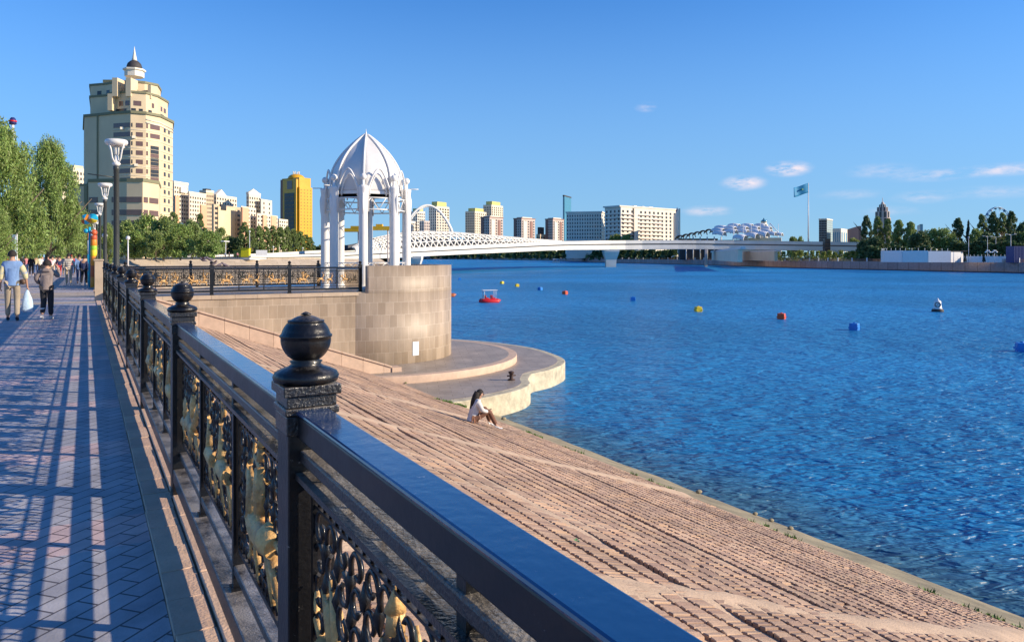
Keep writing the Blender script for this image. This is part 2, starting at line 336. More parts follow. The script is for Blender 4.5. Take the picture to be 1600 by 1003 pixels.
# striped shirt
m,nt,b=newmat('striped_shirt'); tc=N(nt,'ShaderNodeTexCoord'); wv=N(nt,'ShaderNodeTexWave'); wv.bands_direction='Z'; wv.inputs['Scale'].default_value=3.1; nt.links.new(tc.outputs['Object'],wv.inputs['Vector'])
nt.links.new(ramp(nt,wv.outputs['Fac'],[(.62,(.66,.60,.52)),(.72,(.06,.055,.06))]),b.inputs['Base Color']); b.inputs['Roughness'].default_value=.85; c_str=m
away=0.0
t=person(19,501.5,'bag',1.70,away+.05,'adult in light blue vest jacket and cream sleeves walking away with a plastic bag',c_blue,c_khaki,s_b,sub=2,fingers=True,coat=.035,name_top='vest_jacket',sleeve=.10)
# cream sleeves
J=pose('bag',1.70)
for s_ in 'LR':
    me=skinmesh('sleeve',[J['sh'+s_],J['el'+s_],lerp3(J['el'+s_],J['wr'+s_],.55)],[(0,1),(1,2)],[.088,.07,.056],0,2); me.materials.append(c_cream); o=bpy.data.objects.new('sleeve',me); COL.objects.link(o); o.parent=t
m_sbag=mat('shoulder_bag_leather',(.10,.055,.03),rough=.5); me=skinmesh('shoulder_bag',[(.20,-.08,1.02),(.22,-.06,.88)],[(0,1)],[(.07,.05),(.09,.06)],0,2); me.materials.append(m_sbag); o=bpy.data.objects.new('shoulder_bag',me); COL.objects.link(o); o.location=t.matrix_basis@Vector((0,0,0)); o.rotation_euler=t.rotation_euler; o.location=t.location; tag(o,'brown shoulder bag hanging at the hip of the adult in the blue vest','bag')
g=MB(); rn=random.Random(4); m_poly=mat('pale_blue_plastic_film',(.50,.66,.80),rough=.35,var=.1,scale=5,bump=.6,bscale=14)
prof=[(.012,.80),(.03,.74),(.06,.66),(.095,.52),(.125,.38),(.135,.28),(.10,.21),(0,.20)]
g.lathe(prof,(0,0,0),14); g.v=[(x*(1.0+.12*math.sin(z*23+x*30))+.31,y*(.55+.1*math.cos(z*31))+.07,z) for x,y,z in g.v]
me=mesh_of(g,'plastic_bag',m_poly); o=bpy.data.objects.new('plastic_bag',me); COL.objects.link(o); o.location=t.location; o.rotation_euler=t.rotation_euler; tag(o,'full pale blue plastic bag in the right hand of the adult in blue vest','bag')
t=person(73,499.0,'child',1.46,away-.1,'child in warm grey hoodie and black trousers with white stripes, one arm raised',c_grey,c_blk,s_w,sub=2,fingers=True,coat=.015,name_top='hoodie')
me=skinmesh('hood',[(-.07,-.09,1.23),(0,-.12,1.20),(.07,-.09,1.23)],[(0,1),(1,2)],[.05,.06,.05],1,2); me.materials.append(c_grey); o=bpy.data.objects.new('hood',me); COL.objects.link(o); o.parent=t
for kx,ky in ((-.085,-.065),(.08,.09)):
    g=MB(); g.lathe([(.058,.255),(.062,.262),(.062,.285),(.058,.292)],(kx,ky,0),14); o=bpy.data.objects.new('white_stripe',mesh_of(g,'white_stripe',s_w)); COL.objects.link(o); o.parent=t
person(107,446.0,'bag',1.74,away,'person in black and white striped shirt and beige trousers',c_str,c_beige,s_w,coat=.03,name_top='shirt')
person(124,444.0,'walkA',1.70,away,'person in light blue jacket and dark jeans near the orange totem',c_blue,c_jean,s_b,coat=.02)
person(131,446.0,'walkB',1.60,away-.2,'person in dark clothes with pale bag strap, half hidden beside the totem',c_navy,c_blk,s_w)
person(49,431.5,'walkB',1.72,math.pi,'person in black jacket and cropped black trousers walking toward the camera',c_blk,c_blk,s_w,coat=.02)
person(34,429.0,'walkA',1.70,math.pi,'person in black coat left of the one in cropped trousers',c_blk,c_blk,s_b,coat=.03)
person(63,430.0,'walkA',1.66,math.pi+.1,'person in white top and black shorts facing the camera',c_wht,c_blk,s_w,sleeve=.1,name_top='shirt')
person(82,433.0,'walkA',1.68,.1,'person in white shirt behind the child in the grey hoodie',c_wht,c_beige,s_w,name_top='shirt')
person(93,434.0,'walkB',1.64,.2,'person in dark jacket crossing left of the striped shirt',c_navy,c_red,s_w)
person(75,433.6,'walkB',1.62,math.pi,'person in pink top far behind the child, left one',c_pink,c_beige,s_w)
person(90,432.5,'walkA',1.60,math.pi,'person in pale pink top far behind, right one',c_pink,c_wht,s_w)
person(3,431.0,'walkB',1.70,.0,'person in white shirt at the far left edge behind the blue vest',c_wht,c_khaki,s_w)
person(112,431.4,'walkB',1.72,.0,'person in red cap and red top far down the promenade',c_red,c_jean,s_b,hair=c_red)
person(101,430.3,'walkA',1.70,math.pi,'small distant person in navy jacket, middle of the crowd',c_navy,c_khaki,s_b)
person(118,429.2,'walkB',1.68,math.pi,'small distant person in pale blue shirt right of the red cap',c_blue,c_blk,s_b)
person(56,430.3,'walkB',1.70,0,'small distant person in cream jacket left of the pink tops',c_cream,c_jean,s_b)
person(66,428.1,'walkA',1.72,0,'small distant person in blue denim at the crowd centre',c_jean,c_blk,s_b)
person(26,429.2,'walkA',1.70,0,'small distant person in beige coat at the left of the crowd',c_beige,c_blk,s_b)
person(12,430.3,'walkB',1.66,math.pi,'small distant person in red jacket at the left edge of the crowd',c_red,c_jean,s_w)
person(41,428.1,'walkA',1.66,math.pi,'small distant person in pink jacket between two black coats',c_pink,c_jean,s_w)
person(132,433.6,'walkA',1.70,math.pi,'distant person in beige jacket right of the light blue jacket',c_beige,c_blk,s_b)
person(87,427.0,'walkB',1.70,0,'small distant person in white jacket at the back of the crowd',c_wht,c_jean,s_w)
person(97,428.0,'walkB',1.68,0,'person in black jacket between the pink tops and the striped shirt',c_blk,c_khaki,s_w)
# people on the far slope top, very small
rn=random.Random(9)
fc=[('red top',c_red),('white top',c_wht),('blue top',c_blue),('black jacket',c_blk),('pink top',c_pink),('cream coat',c_cream)]
for k,px in enumerate((262,270,279,291,300,311,323,334,352,358,371)):
    D=176+6*(k%3); p=rf((px-800)/FPX*D,D); key=('walkA' if k%2 else 'walkB',1.7,.0,0,1,False,.93); BM.setdefault(key,None) or BM.__setitem__(key,body_meshes(pose(key[0],1.7),1,False,0,0,.93)); M=BM[key]
    wh=['beside the white lamp pole','left of the white lamp pole','right of the white lamp pole'][k%3]
    t=empty('person',(p.x,p.y,1.1),'tiny walker in %s on the left embankment, %s from the left'%(fc[k%6][0],['first','second','third','fourth','fifth','sixth','seventh','eighth','ninth','tenth','eleventh'][k]),'person','tiny walkers on the left embankment')
    for n_,mk,mm in (('body','body',m_skin),('top','top',fc[k%6][1]),('trousers','trousers',c_blk),('hair','hair',m_hair)):
        me=M[mk].copy(); me.materials.clear(); me.materials.append(mm); o=bpy.data.objects.new(n_,me); COL.objects.link(o); o.parent=t
    t.rotation_euler=(0,0,rn.uniform(0,6))
# ---- seated woman on the slope, facing down the slope (+X)
u_=(738-800)/FPX; v_=(661-HY)/FPX; kx=u_*CT+ST; D=(CAMZ+.05-.84*SL)/(v_-kx*SL); p=rf(u_*D,D,0); z0=slz(p.x)+.02
t=empty('person',(p.x,p.y,z0),'woman with long black hair, white top and brown trousers sitting on the brick slope','person')
# local frame: y forward (down slope), later rotated so that y -> world +X
J=dict(pel=(0,.0,.12),sp=(0,.03,.28),ch=(0,.10,.47),nb=(0,.16,.61),hb=(0,.19,.66),hc=(0,.215,.73),ht=(0,.215,.795),
  shL=(-.165,.11,.55),shR=(.165,.11,.55),elL=(-.21,.22,.33),elR=(.21,.20,.33),wrL=(-.12,.42,.27),wrR=(.13,.40,.27),haL=(-.07,.47,.28),haR=(.07,.46,.28),
  hpL=(-.09,.04,.10),hpR=(.09,.04,.10),knL=(-.11,.40,.34),knR=(.12,.42,.29),anL=(-.10,.52,-.06),anR=(.13,.62,-.11),toL=(-.10,.66,-.13),toR=(.14,.77,-.18),face=(0,1,-.25))
M=body_meshes(J,2,True,.015,.50,.92)
for n_,mk,mm in (('body','body',m_skin),('white_top','top',c_wht),('trousers','trousers',c_brown),('shoe','shoeL',s_w),('shoe','shoeR',s_w),('hair','hair',m_hair)):
    me=M[mk].copy(); me.materials.clear(); me.materials.append(mm); o=bpy.data.objects.new(n_,me); COL.objects.link(o); o.parent=t
t.rotation_euler=(0,0,R(-90)-.15); face(t,M)
me=skinmesh('handbag',[(.10,.26,.24),(.02,.30,.20)],[(0,1)],[(.06,.04),(.08,.05)],0,2); me.materials.append(c_blk); o=bpy.data.objects.new('handbag',me); COL.objects.link(o); o.location=t.location; o.rotation_euler=t.rotation_euler; tag(o,'small black bag on the lap of the seated woman','bag')
# ================================================================ PROMENADE, KERB, SLOPE, TERRACE
black=None
def paintmat(name,c,rough,bump,bs,wear=0.0,ior=1.6,coat=.6):
    m,nt,b=newmat(name); L=nt.links; tc=N(nt,'ShaderNodeTexCoord')
    n=N(nt,'ShaderNodeTexNoise'); n.inputs['Scale'].default_value=bs; n.inputs['Detail'].default_value=6; L.new(tc.outputs['Object'],n.inputs['Vector'])
    n2=N(nt,'ShaderNodeTexNoise'); n2.inputs['Scale'].default_value=3.5; n2.inputs['Detail'].default_value=10; n2.inputs['Roughness'].default_value=.75; L.new(tc.outputs['Object'],n2.inputs['Vector'])
    ge=N(nt,'ShaderNodeNewGeometry'); sx=N(nt,'ShaderNodeSeparateXYZ'); L.new(ge.outputs['Normal'],sx.inputs[0])
    up=N(nt,'ShaderNodeMapRange'); up.inputs['From Min'].default_value=.5; up.inputs['From Max'].default_value=.95; L.new(sx.outputs['Z'],up.inputs['Value'])
    wr=N(nt,'ShaderNodeMapRange'); wr.inputs['From Min'].default_value=.60-.14*wear; wr.inputs['From Max'].default_value=.74-.06*wear; L.new(n2.outputs['Fac'],wr.inputs['Value'])
    mm=N(nt,'ShaderNodeMath',operation='MULTIPLY'); L.new(up.outputs[0],mm.inputs[0]); L.new(wr.outputs[0],mm.inputs[1])
    m3=N(nt,'ShaderNodeMath',operation='MULTIPLY'); L.new(mm.outputs[0],m3.inputs[0]); m3.inputs[1].default_value=wear
    mx=N(nt,'ShaderNodeMix',data_type='RGBA'); mx.inputs[6].default_value=(*c,1); mx.inputs[7].default_value=(.30,.27,.24,1)   # settled dust on flat tops
    n4=N(nt,'ShaderNodeTexNoise'); n4.inputs['Scale'].default_value=22; n4.inputs['Detail'].default_value=12; n4.inputs['Roughness'].default_value=.8; L.new(tc.outputs['Object'],n4.inputs['Vector'])
    c4=N(nt,'ShaderNodeMapRange'); c4.inputs['From Min'].default_value=.63; c4.inputs['From Max'].default_value=.67; c4.inputs['To Max'].default_value=.8; L.new(n4.outputs['Fac'],c4.inputs['Value'])   # chips and scuffs
    mq=N(nt,'ShaderNodeMath',operation='MAXIMUM'); L.new(m3.outputs[0],mq.inputs[0]); L.new(c4.outputs[0],mq.inputs[1])
    L.new(mq.outputs[0],mx.inputs[0]); L.new(mx.outputs[2],b.inputs['Base Color'])
    rr=N(nt,'ShaderNodeMapRange'); rr.inputs['To Min'].default_value=rough*.6; rr.inputs['To Max'].default_value=min(1,rough*1.6); L.new(n2.outputs['Fac'],rr.inputs['Value'])
    L.new(rr.outputs[0],b.inputs['Roughness']); b.inputs['IOR'].default_value=ior
    b.inputs['Coat Weight'].default_value=coat; b.inputs['Coat Roughness'].default_value=.1
    bp=N(nt,'ShaderNodeBump'); bp.inputs['Strength'].default_value=bump; bp.inputs['Distance'].default_value=.004; L.new(n.outputs['Fac'],bp.inputs['Height'])
    L.new(bp.outputs[0],b.inputs['Normal']); L.new(bp.outputs[0],b.inputs['Coat Normal'])
    MATS[name]=m; return m
m_black=paintmat('black_gloss_paint',(.004,.004,.005),.36,.5,60,wear=.9,ior=1.45,coat=.2)
m_rail=paintmat('black_rail_paint',(.004,.005,.008),.34,.2,26,wear=.3,ior=1.45,coat=.15)
m_railtop=paintmat('black_rail_cap_sky_tint',(.005,.045,.14),.22,.25,26,wear=.28,ior=1.6,coat=.6)  # sky reflection on the black rail top, painted in as blue
m_speck=paintmat('hammered_black_paint',(.014,.013,.013),.32,1.0,110,wear=1.4,ior=1.5,coat=.5)
m_gold=mat('gilded_cast_metal',(.74,.38,.14),rough=.45,metal=.08,var=.6,scale=14,bump=.5,bscale=40)
m_coping=mat('tan_sandstone_slab',(.60,.41,.30),rough=.75,var=.16,scale=5,bump=.35,bscale=60,island=.10)
m_stone=mat('pale_ledge_stone',(.46,.36,.26),rough=.7,var=.14,scale=2,bump=.3,bscale=30,island=.06)

# --- water
m,nt,b=newmat('river_water'); L=nt.links
b.inputs['Base Color'].default_value=(.012,.19,.47,1); b.inputs['Roughness'].default_value=.12; b.inputs['IOR'].default_value=1.19
tc=N(nt,'ShaderNodeTexCoord')
def wn(scale,sx,sy,rot,detail,amp,prev):
    m0=N(nt,'ShaderNodeMapping'); m0.inputs['Rotation'].default_value=(0,0,rot); L.new(tc.outputs['Object'],m0.inputs['Vector'])
    mp=N(nt,'ShaderNodeMapping'); mp.inputs['Scale'].default_value=(sx,sy,1); L.new(m0.outputs[0],mp.inputs['Vector'])
    n=N(nt,'ShaderNodeTexNoise'); n.inputs['Scale'].default_value=scale; n.inputs['Detail'].default_value=detail; n.inputs['Roughness'].default_value=.6; n.inputs['Distortion'].default_value=.5
    L.new(mp.outputs[0],n.inputs['Vector'])
    ma=N(nt,'ShaderNodeMath',operation='MULTIPLY'); ma.inputs[1].default_value=amp; L.new(n.outputs['Fac'],ma.inputs[0])
    if prev is None: return ma.outputs[0]
    ad=N(nt,'ShaderNodeMath',operation='ADD'); L.new(prev,ad.inputs[0]); L.new(ma.outputs[0],ad.inputs[1]); return ad.outputs[0]
h=wn(1.25,.8,2.4,R(26),2,.46,None); h=wn(3.2,.8,2.2,R(36),2,.12,h); h=wn(.22,1,2.0,R(20),2,.6,h)
bp=N(nt,'ShaderNodeBump'); bp.inputs['Strength'].default_value=1.0; bp.inputs['Distance'].default_value=1.15; L.new(h,bp.inputs['Height']); L.new(bp.outputs[0],b.inputs['Normal'])
vl=N(nt,'ShaderNodeVectorMath',operation='LENGTH'); L.new(tc.outputs['Object'],vl.inputs[0]); rr=N(nt,'ShaderNodeMapRange'); rr.inputs['From Min'].default_value=20; rr.inputs['From Max'].default_value=260; rr.inputs['To Min'].default_value=.30; rr.inputs['To Max'].default_value=.40; L.new(vl.outputs['Value'],rr.inputs['Value']); L.new(rr.outputs[0],b.inputs['Roughness'])
sxw=N(nt,'ShaderNodeSeparateXYZ'); L.new(tc.outputs['Object'],sxw.inputs[0]); nw=N(nt,'ShaderNodeTexNoise'); nw.inputs['Scale'].default_value=.35; L.new(tc.outputs['Object'],nw.inputs['Vector'])
aw=N(nt,'ShaderNodeMath',operation='MULTIPLY_ADD'); aw.inputs[1].default_value=-2.5; L.new(nw.outputs['Fac'],aw.inputs[0]); L.new(sxw.outputs['X'],aw.inputs[2])
mw=N(nt,'ShaderNodeMapRange'); mw.inputs['From Min'].default_value=12.4; mw.inputs['From Max'].default_value=15.6; mw.inputs['To Min'].default_value=.55; mw.inputs['To Max'].default_value=0; L.new(aw.outputs[0],mw.inputs['Value'])
xw=N(nt,'ShaderNodeMix',data_type='RGBA'); xw.inputs[6].default_value=(.02,.225,.50,1); xw.inputs[7].default_value=(.09,.12,.07,1); L.new(mw.outputs[0],xw.inputs[0])   # murky shallows over the submerged apron
n5=N(nt,'ShaderNodeTexNoise'); n5.inputs['Scale'].default_value=.028; n5.inputs['Detail'].default_value=3; L.new(tc.outputs['Object'],n5.inputs['Vector'])
m5=N(nt,'ShaderNodeMapRange'); m5.inputs['From Min'].default_value=.35; m5.inputs['From Max'].default_value=.65; m5.inputs['To Min'].default_value=.82; m5.inputs['To Max'].default_value=1.15; L.new(n5.outputs['Fac'],m5.inputs['Value'])
h5=N(nt,'ShaderNodeHueSaturation'); L.new(xw.outputs[2],h5.inputs['Color']); L.new(m5.outputs[0],h5.inputs['Value']); L.new(h5.outputs[0],b.inputs['Base Color'])
m_water=m
w_=MB(); w_.add([(-3000,-300,WZ),(9000,-300,WZ),(9000,9000,WZ),(-3000,9000,WZ)],[(0,1,2,3)]); st('river_water',w_,m_water)

# --- promenade paving: small pavers laid on the diagonal with paler cross bands
m,nt,b=newmat('promenade_pavers'); L=nt.links; tc=N(nt,'ShaderNodeTexCoord')
mp=N(nt,'ShaderNodeMapping'); mp.inputs['Rotation'].default_value=(0,0,R(-43)); L.new(tc.outputs['Object'],mp.inputs['Vector'])
br=N(nt,'ShaderNodeTexBrick'); br.offset=.5
for k,v in (('Scale',1),('Brick Width',.24),('Row Height',.12),('Mortar Size',.0055),('Mortar Smooth',.1),('Bias',0)): br.inputs[k].default_value=v
br.inputs['Color1'].default_value=(.33,.33,.37,1); br.inputs['Color2'].default_value=(.42,.41,.43,1); br.inputs['Mortar'].default_value=(.10,.09,.10,1)
L.new(mp.outputs[0],br.inputs['Vector'])
sx=N(nt,'ShaderNodeSeparateXYZ'); L.new(tc.outputs['Object'],sx.inputs[0])
fm=N(nt,'ShaderNodeMath',operation='PINGPONG'); fm.inputs[1].default_value=1.05
ofs=N(nt,'ShaderNodeMath',operation='ADD'); ofs.inputs[1].default_value=100.2; L.new(sx.outputs['Y'],ofs.inputs[0]); L.new(ofs.outputs[0],fm.inputs[0])
gt=N(nt,'ShaderNodeMath',operation='LESS_THAN'); gt.inputs[1].default_value=.26; L.new(fm.outputs[0],gt.inputs[0])
pk=N(nt,'ShaderNodeMix',data_type='RGBA',blend_type='MULTIPLY'); pk.inputs[7].default_value=(1.5,1.15,1.05,1); L.new(br.outputs['Color'],pk.inputs[6]); L.new(gt.outputs[0],pk.inputs[0])
n=N(nt,'ShaderNodeTexNoise'); n.inputs['Scale'].default_value=2.4; n.inputs['Detail'].default_value=9; n.inputs['Roughness'].default_value=.72; L.new(tc.outputs['Object'],n.inputs['Vector'])
mr=N(nt,'ShaderNodeMapRange'); mr.inputs['From Min'].default_value=.3; mr.inputs['From Max'].default_value=.7; mr.inputs['To Min'].default_value=.72; mr.inputs['To Max'].default_value=1.3; L.new(n.outputs['Fac'],mr.inputs['Value'])
hv=N(nt,'ShaderNodeHueSaturation'); L.new(pk.outputs[2],hv.inputs['Color']); L.new(mr.outputs[0],hv.inputs['Value']); L.new(hv.outputs[0],b.inputs['Base Color'])
b.inputs['Roughness'].default_value=.62
mg=N(nt,'ShaderNodeMath',operation='MULTIPLY'); mg.inputs[1].default_value=-1; L.new(br.outputs['Fac'],mg.inputs[0])
n3=N(nt,'ShaderNodeTexNoise'); n3.inputs['Scale'].default_value=70; L.new(tc.outputs['Object'],n3.inputs['Vector'])
ad=N(nt,'ShaderNodeMath',operation='MULTIPLY_ADD'); ad.inputs[1].default_value=.3; L.new(n3.outputs['Fac'],ad.inputs[0]); L.new(mg.outputs[0],ad.inputs[2])
bp=N(nt,'ShaderNodeBump'); bp.inputs['Strength'].default_value=.7; bp.inputs['Distance'].default_value=.008; L.new(ad.outputs[0],bp.inputs['Height']); L.new(bp.outputs[0],b.inputs['Normal'])
m_paver=m
m_band=tilemat('pale_crossing_paving',(.52,.42,.32),(.44,.36,.28),(.2,.16,.12),.6,.3,.006,uv=False,rough=.7)
m_square=tilemat('tan_square_paving',(.40,.33,.26),(.34,.28,.22),(.15,.12,.1),.5,.5,.008,uv=False,rough=.75)
m_earth=mat('dry_earth_and_turf',(.12,.13,.05),rough=.95,var=.4,scale=.3,bump=.3,bscale=3)
g=MB(); g.add([(-3,-8,0),(.30,-8,0),(.30,150,0),(-3,150,0)],[(0,1,2,3)]); 
g=MB(); g.add([(-5.2,-8,0),(.31,-8,0),(.31,150,0),(-5.2,150,0)],[(0,1,2,3)]); st('promenade_paving',g,m_paver)
g=MB(); g.add([(-600,-40,-.01),(-5.19,-40,-.01),(-5.19,150,-.01),(-600,900,-.01)],[(0,1,2,3)]); st('tan_side_paving',g,m_square)
g=MB(); g.add([(-600,52,.004),(-9,52,.004),(-7,149,.004),(-600,890,.004)],[(0,1,2,3)]); st('turf_ground',g,m_earth)
g=MB(); g.add([(-40,33.6,.004),(.30,33.6,.004),(.30,38.2,.004),(-40,38.2,.004)],[(0,1,2,3)])
g.add([(-5.2,29.1,.004),(.30,29.1,.004),(.30,30.2,.004),(-5.2,30.2,.004)],[(0,1,2,3)]); st('pale_crossing_bands',g,m_band)
# earth and concrete body that carries the promenade edge
g=MB(); g.box((.2,-8,-.3),(.84,32.1,-.012)); g.box((.2,40.4,-.3),(.84,150,-.012)); st('promenade_edge_base',g,m_stone)
rnd=random.Random(5)
# --- kerb: two courses of slabs in front of the rail
g=MB(); y=-6.0
while y<32.0:
    L_=.345+rnd.uniform(-.004,.004); j=rnd.uniform(-.003,.003); dz=rnd.uniform(-.003,.003)
    g.box((.315+j,y,-.05),(.472+j,y+L_-.006,.018+dz)); y+=L_
y=40.3
while y<110:
    g.box((.315,y,-.05),(.472,y+.685,.018)); y+=.69
st('inner_kerb_slabs',g,m_coping,bevel=.004)
g=MB(); y=-6.0
while y<32.0:
    dz=rnd.uniform(-.004,.004)
    g.box((.481,y,-.05),(.842,y+.893,.030+dz)); y+=.90
y=40.3
while y<110:
    g.box((.481,y,-.05),(.842,y+.895,.030)); y+=.90
st('outer_kerb_slabs',g,m_coping,bevel=.005)

# --- sloped revetment: sandy bed with ribbed blocks
from mathutils import noise as mn
def sand(x,y):
    """height of drifted sand over the blocks"""
    v=.036*mn.noise(Vector((x*.35,y*.55,1.3)))+.016*mn.noise(Vector((x*1.3,y*1.6,4)))+.010*mn.noise(Vector((x*5,y*5,7)))
    for (yc,sk,wd,am) in ((4.75,.055,.34,.055),(12.2,.06,.30,.055),(18.5,.1,.35,.04),(-.5,.1,.6,.05)):
        d=(y-(yc+sk*(x-4)+.35*mn.noise(Vector((x*.4,yc,0)))))/wd
        v+=am*math.exp(-d*d)
    return v-.015
NXs,NYs=110,330
x0,x1,y0,y1=.84,11.62,-3.5,30.6
vs=[];fs=[]
for j in range(NYs+1):
    for i in range(NXs+1):
        x=x0+(x1-x0)*i/NXs; y=y0+(y1-y0)*j/NYs; vs.append((x,y,slz(x)+sand(x,y)))
for j in range(NYs):
    for i in range(NXs):
        a=j*(NXs+1)+i; fs.append((a,a+1,a+NXs+2,a+NXs+1))
g=MB(); g.add(vs,fs,True)
m_sand=mat('drifted_sand_bed',(.56,.40,.265),rough=.92,var=.22,scale=2.5,bump=.5,bscale=45)
st('revetment_sand_bed',g,m_sand)
g=MB(); rnd=random.Random(11)
xr=.95; row=0
while xr<11.5:
    ph=rnd.random()*.12; wd=.25; wob=row*1.7
    if row%7==6: xr+=.10
    y=-3.0+ph
    while y<30.3:
        pit=.070
        if rnd.random()<.993:
            xx=xr+.05*mn.noise(Vector((y*.22,wob*.1,2)))
            h=.008+rnd.uniform(-.003,.004)+.005*mn.noise(Vector((xx,y,5)))
            w2=pit-.012; sk=.30*wd
            q=[(xx,y),(xx+wd-.02,y+sk),(xx+wd-.02,y+sk+w2),(xx,y+w2)]
            tl=rnd.uniform(-.006,.006)
            top=[(px,py,slz(px)+h+(tl if k<2 else -tl)) for k,(px,py) in enumerate(q)]
            if sand((q[0][0]+q[2][0])/2,(q[0][1]+q[2][1])/2)<h+.012:
                cx=sum(t[0] for t in top)/4; cy=sum(t[1] for t in top)/4
                ins=[(cx+(t[0]-cx)*.93,cy+(t[1]-cy)*.84,t[2]+.004) for t in top]
                bot=[(t[0],t[1],slz(t[0])-.05) for t in top]
                g.add(bot+top+ins,[(0,1,5,4),(1,2,6,5),(2,3,7,6),(3,0,4,7),(4,5,9,8),(5,6,10,9),(6,7,11,10),(7,4,8,11),(8,9,10,11)])
        y+=pit
    xr+=wd+.012; row+=1
m_block=mat('weathered_concrete_blocks',(.38,.25,.175),rough=.88,var=.32,scale=.7,bump=.5,bscale=55,island=.18)
st('revetment_blocks',g,m_block)
# concrete toe beam at the waterline
g=MB()
def toe(x,y):
    return slz(x)-.02+.03*mn.noise(Vector((x*.8,y*.6,3)))
vs=[];fs=[]
for j in range(0,181):
    for i in range(0,9):
        y=-3.5+j*.2; x=11.62+i*.35; vs.append((x,y,toe(x,y)-(.03 if i==0 else 0)))
for j in range(180):
    for i in range(8):
        a=j*9+i; fs.append((a,a+1,a+10,a+9))
g.add(vs,fs,True); g.box((11.60,-3.5,-6),(11.64,30.2,slz(11.6)-.10))
m_toe=mat('algae_stained_concrete',(.30,.25,.15),rough=.85,var=.4,scale=1.3,bump=.6,bscale=18)
st('concrete_toe_apron',g,m_toe)
# slope farther along the bank, beyond the terrace
g=MB(); g.add([(.84,40,-.05),(14.2,40,slz(14.2)),(14.2,158,slz(14.2)),(.84,158,-.05)],[(0,1,2,3)]); 
g.add([(.84,30.5,-.06),(12.4,30.5,slz(12.4)),(12.4,40.1,slz(12.4)),(.84,40.1,-.06)],[(0,1,2,3)]); st('far_revetment',g,m_sand)
# --- flank wall that follows the slope beside the stair
TY0,TY1=32.35,40.1
m_flank=mat('pink_sandstone_facing',(.56,.40,.29),rough=.7,var=.14,scale=3,bump=.25,bscale=40,island=.05)
t=empty('flank_wall',(.9,30.1,-.05),'low tan stone wall running down the brick slope beside the terrace','wall')
g=MB(); x=.95
while x<11.1:
    xb=min(x+.90,11.2); a,b_=slz(x),slz(xb-.008)
    g.add([(x,29.9,a-.35),(xb-.008,29.9,b_-.35),(xb-.008,30.38,b_-.35),(x,30.38,a-.35),(x,29.9,a+.52),(xb-.008,29.9,b_+.52),(xb-.008,30.38,b_+.52),(x,30.38,a+.52)],
          [(0,3,2,1),(4,5,6,7),(0,1,5,4),(1,2,6,5),(2,3,7,6),(3,0,4,7)]); x=xb
g.box((11.2,29.85,slz(11.2)-.5),(11.62,30.42,slz(11.2)+.52)); g.build('wall_block',m_flank,t,bevel=.006)
g=MB(); x=.95
while x<11.1:
    xb=min(x+.90,11.2); a,b_=slz(x)+.523,slz(xb-.01)+.523
    g.add([(x,29.85,a),(xb-.01,29.85,b_),(xb-.01,30.43,b_),(x,30.43,a),(x,29.85,a+.06),(xb-.01,29.85,b_+.06),(xb-.01,30.43,b_+.06),(x,30.43,a+.06)],
          [(0,3,2,1),(4,5,6,7),(0,1,5,4),(1,2,6,5),(2,3,7,6),(3,0,4,7)]); x=xb
g.build('coping',m_flank,t,bevel=.006)
# --- terrace
GC=(12.2,36.2)
m_tile=tilemat('brown_stone_cladding',(.33,.25,.17),(.43,.335,.24),(.58,.48,.37),.36,.565,.006,streak=.22,rough=.5,stain=.3,bump=.25)
t=empty('terrace',(6,36.2,-.05),'stone clad river terrace jutting from the bank under the white pavilion','terrace')
g=MB(); g.prism([(.80,TY0),(11.0,TY0),(11.0,TY1),(.80,TY1)],-4.6,-.16)
g.build('retaining_wall',m_tile,t,uvf=lambda v,p: (v[0]+ (v[1]-TY0 if abs(p.normal.x)>.5 else 0),v[2]+3.3))
g=MB(); x=.82
while x<11.0:
    g.box((x,TY0-.06,-.157),(min(x+.894,11.0),TY0+.5,.0)); x+=.9
g.build('ledge',m_stone,t,bevel=.004)
g=MB(); g.box((.82,TY1-.5,-.157),(11.0,TY1+.06,.0)); g.build('ledge',m_stone,t,bevel=.004)
g=MB(); g.prism([(.82,TY0+.503),(10.9,TY0+.503),(10.9,TY1-.503),(.82,TY1-.503)],-.15,-.004); g.build('floor',m_band,t)
RC=4.25
def arc(r,a0,a1,n,c=GC): return [(c[0]+r*math.cos(a0+(a1-a0)*i/n),c[1]+r*math.sin(a0+(a1-a0)*i/n)) for i in range(n+1)]
g=MB(); g.prism(arc(RC,0,2*math.pi*(1-1/96),95),-4.6,-.03,smooth=True)
def cuv(v,p):
    a=math.atan2(v[1]-GC[1],v[0]-GC[0]); c=p.center; ca=math.atan2(c[1]+0-0,c[0]) 
    return (a%(2*math.pi)*RC+.1,v[2]+3.3)
g.build('bastion',m_tile,t,uvf=cuv)
a0=math.asin(-3.45/RC); a0=-math.pi-a0 if False else -(math.pi-math.asin(3.98/RC)); a0=math.atan2(TY0-.02-GC[1],10.86-GC[0])
a1=-a0
g=MB(); n=90
for i in range(n):
    b0=a0+(a1-a0)*i/n; b1=a0+(a1-a0)*(i+1)/n
    q=[(GC[0]+r*math.cos(b),GC[1]+r*math.sin(b)) for r,b in ((RC+.004,b0),(RC+.004,b1),(3.74,b1),(3.74,b0))]
    o=len(g.v)
    g.v+=[(a,b,-.05) for a,b in q]+[(a,b,1.17) for a,b in q]
    for f in ((0,1,5,4),(2,3,7,6),(4,5,6,7)): g.f.append([o+k for k in f]); g.s.append(f!=(4,5,6,7)); g.m.append(0)
    if i==0: g.f.append([o+k for k in (3,0,4,7)]); g.s.append(False); g.m.append(0)
    if i==n-1: g.f.append([o+k for k in (1,2,6,5)]); g.s.append(False); g.m.append(0)
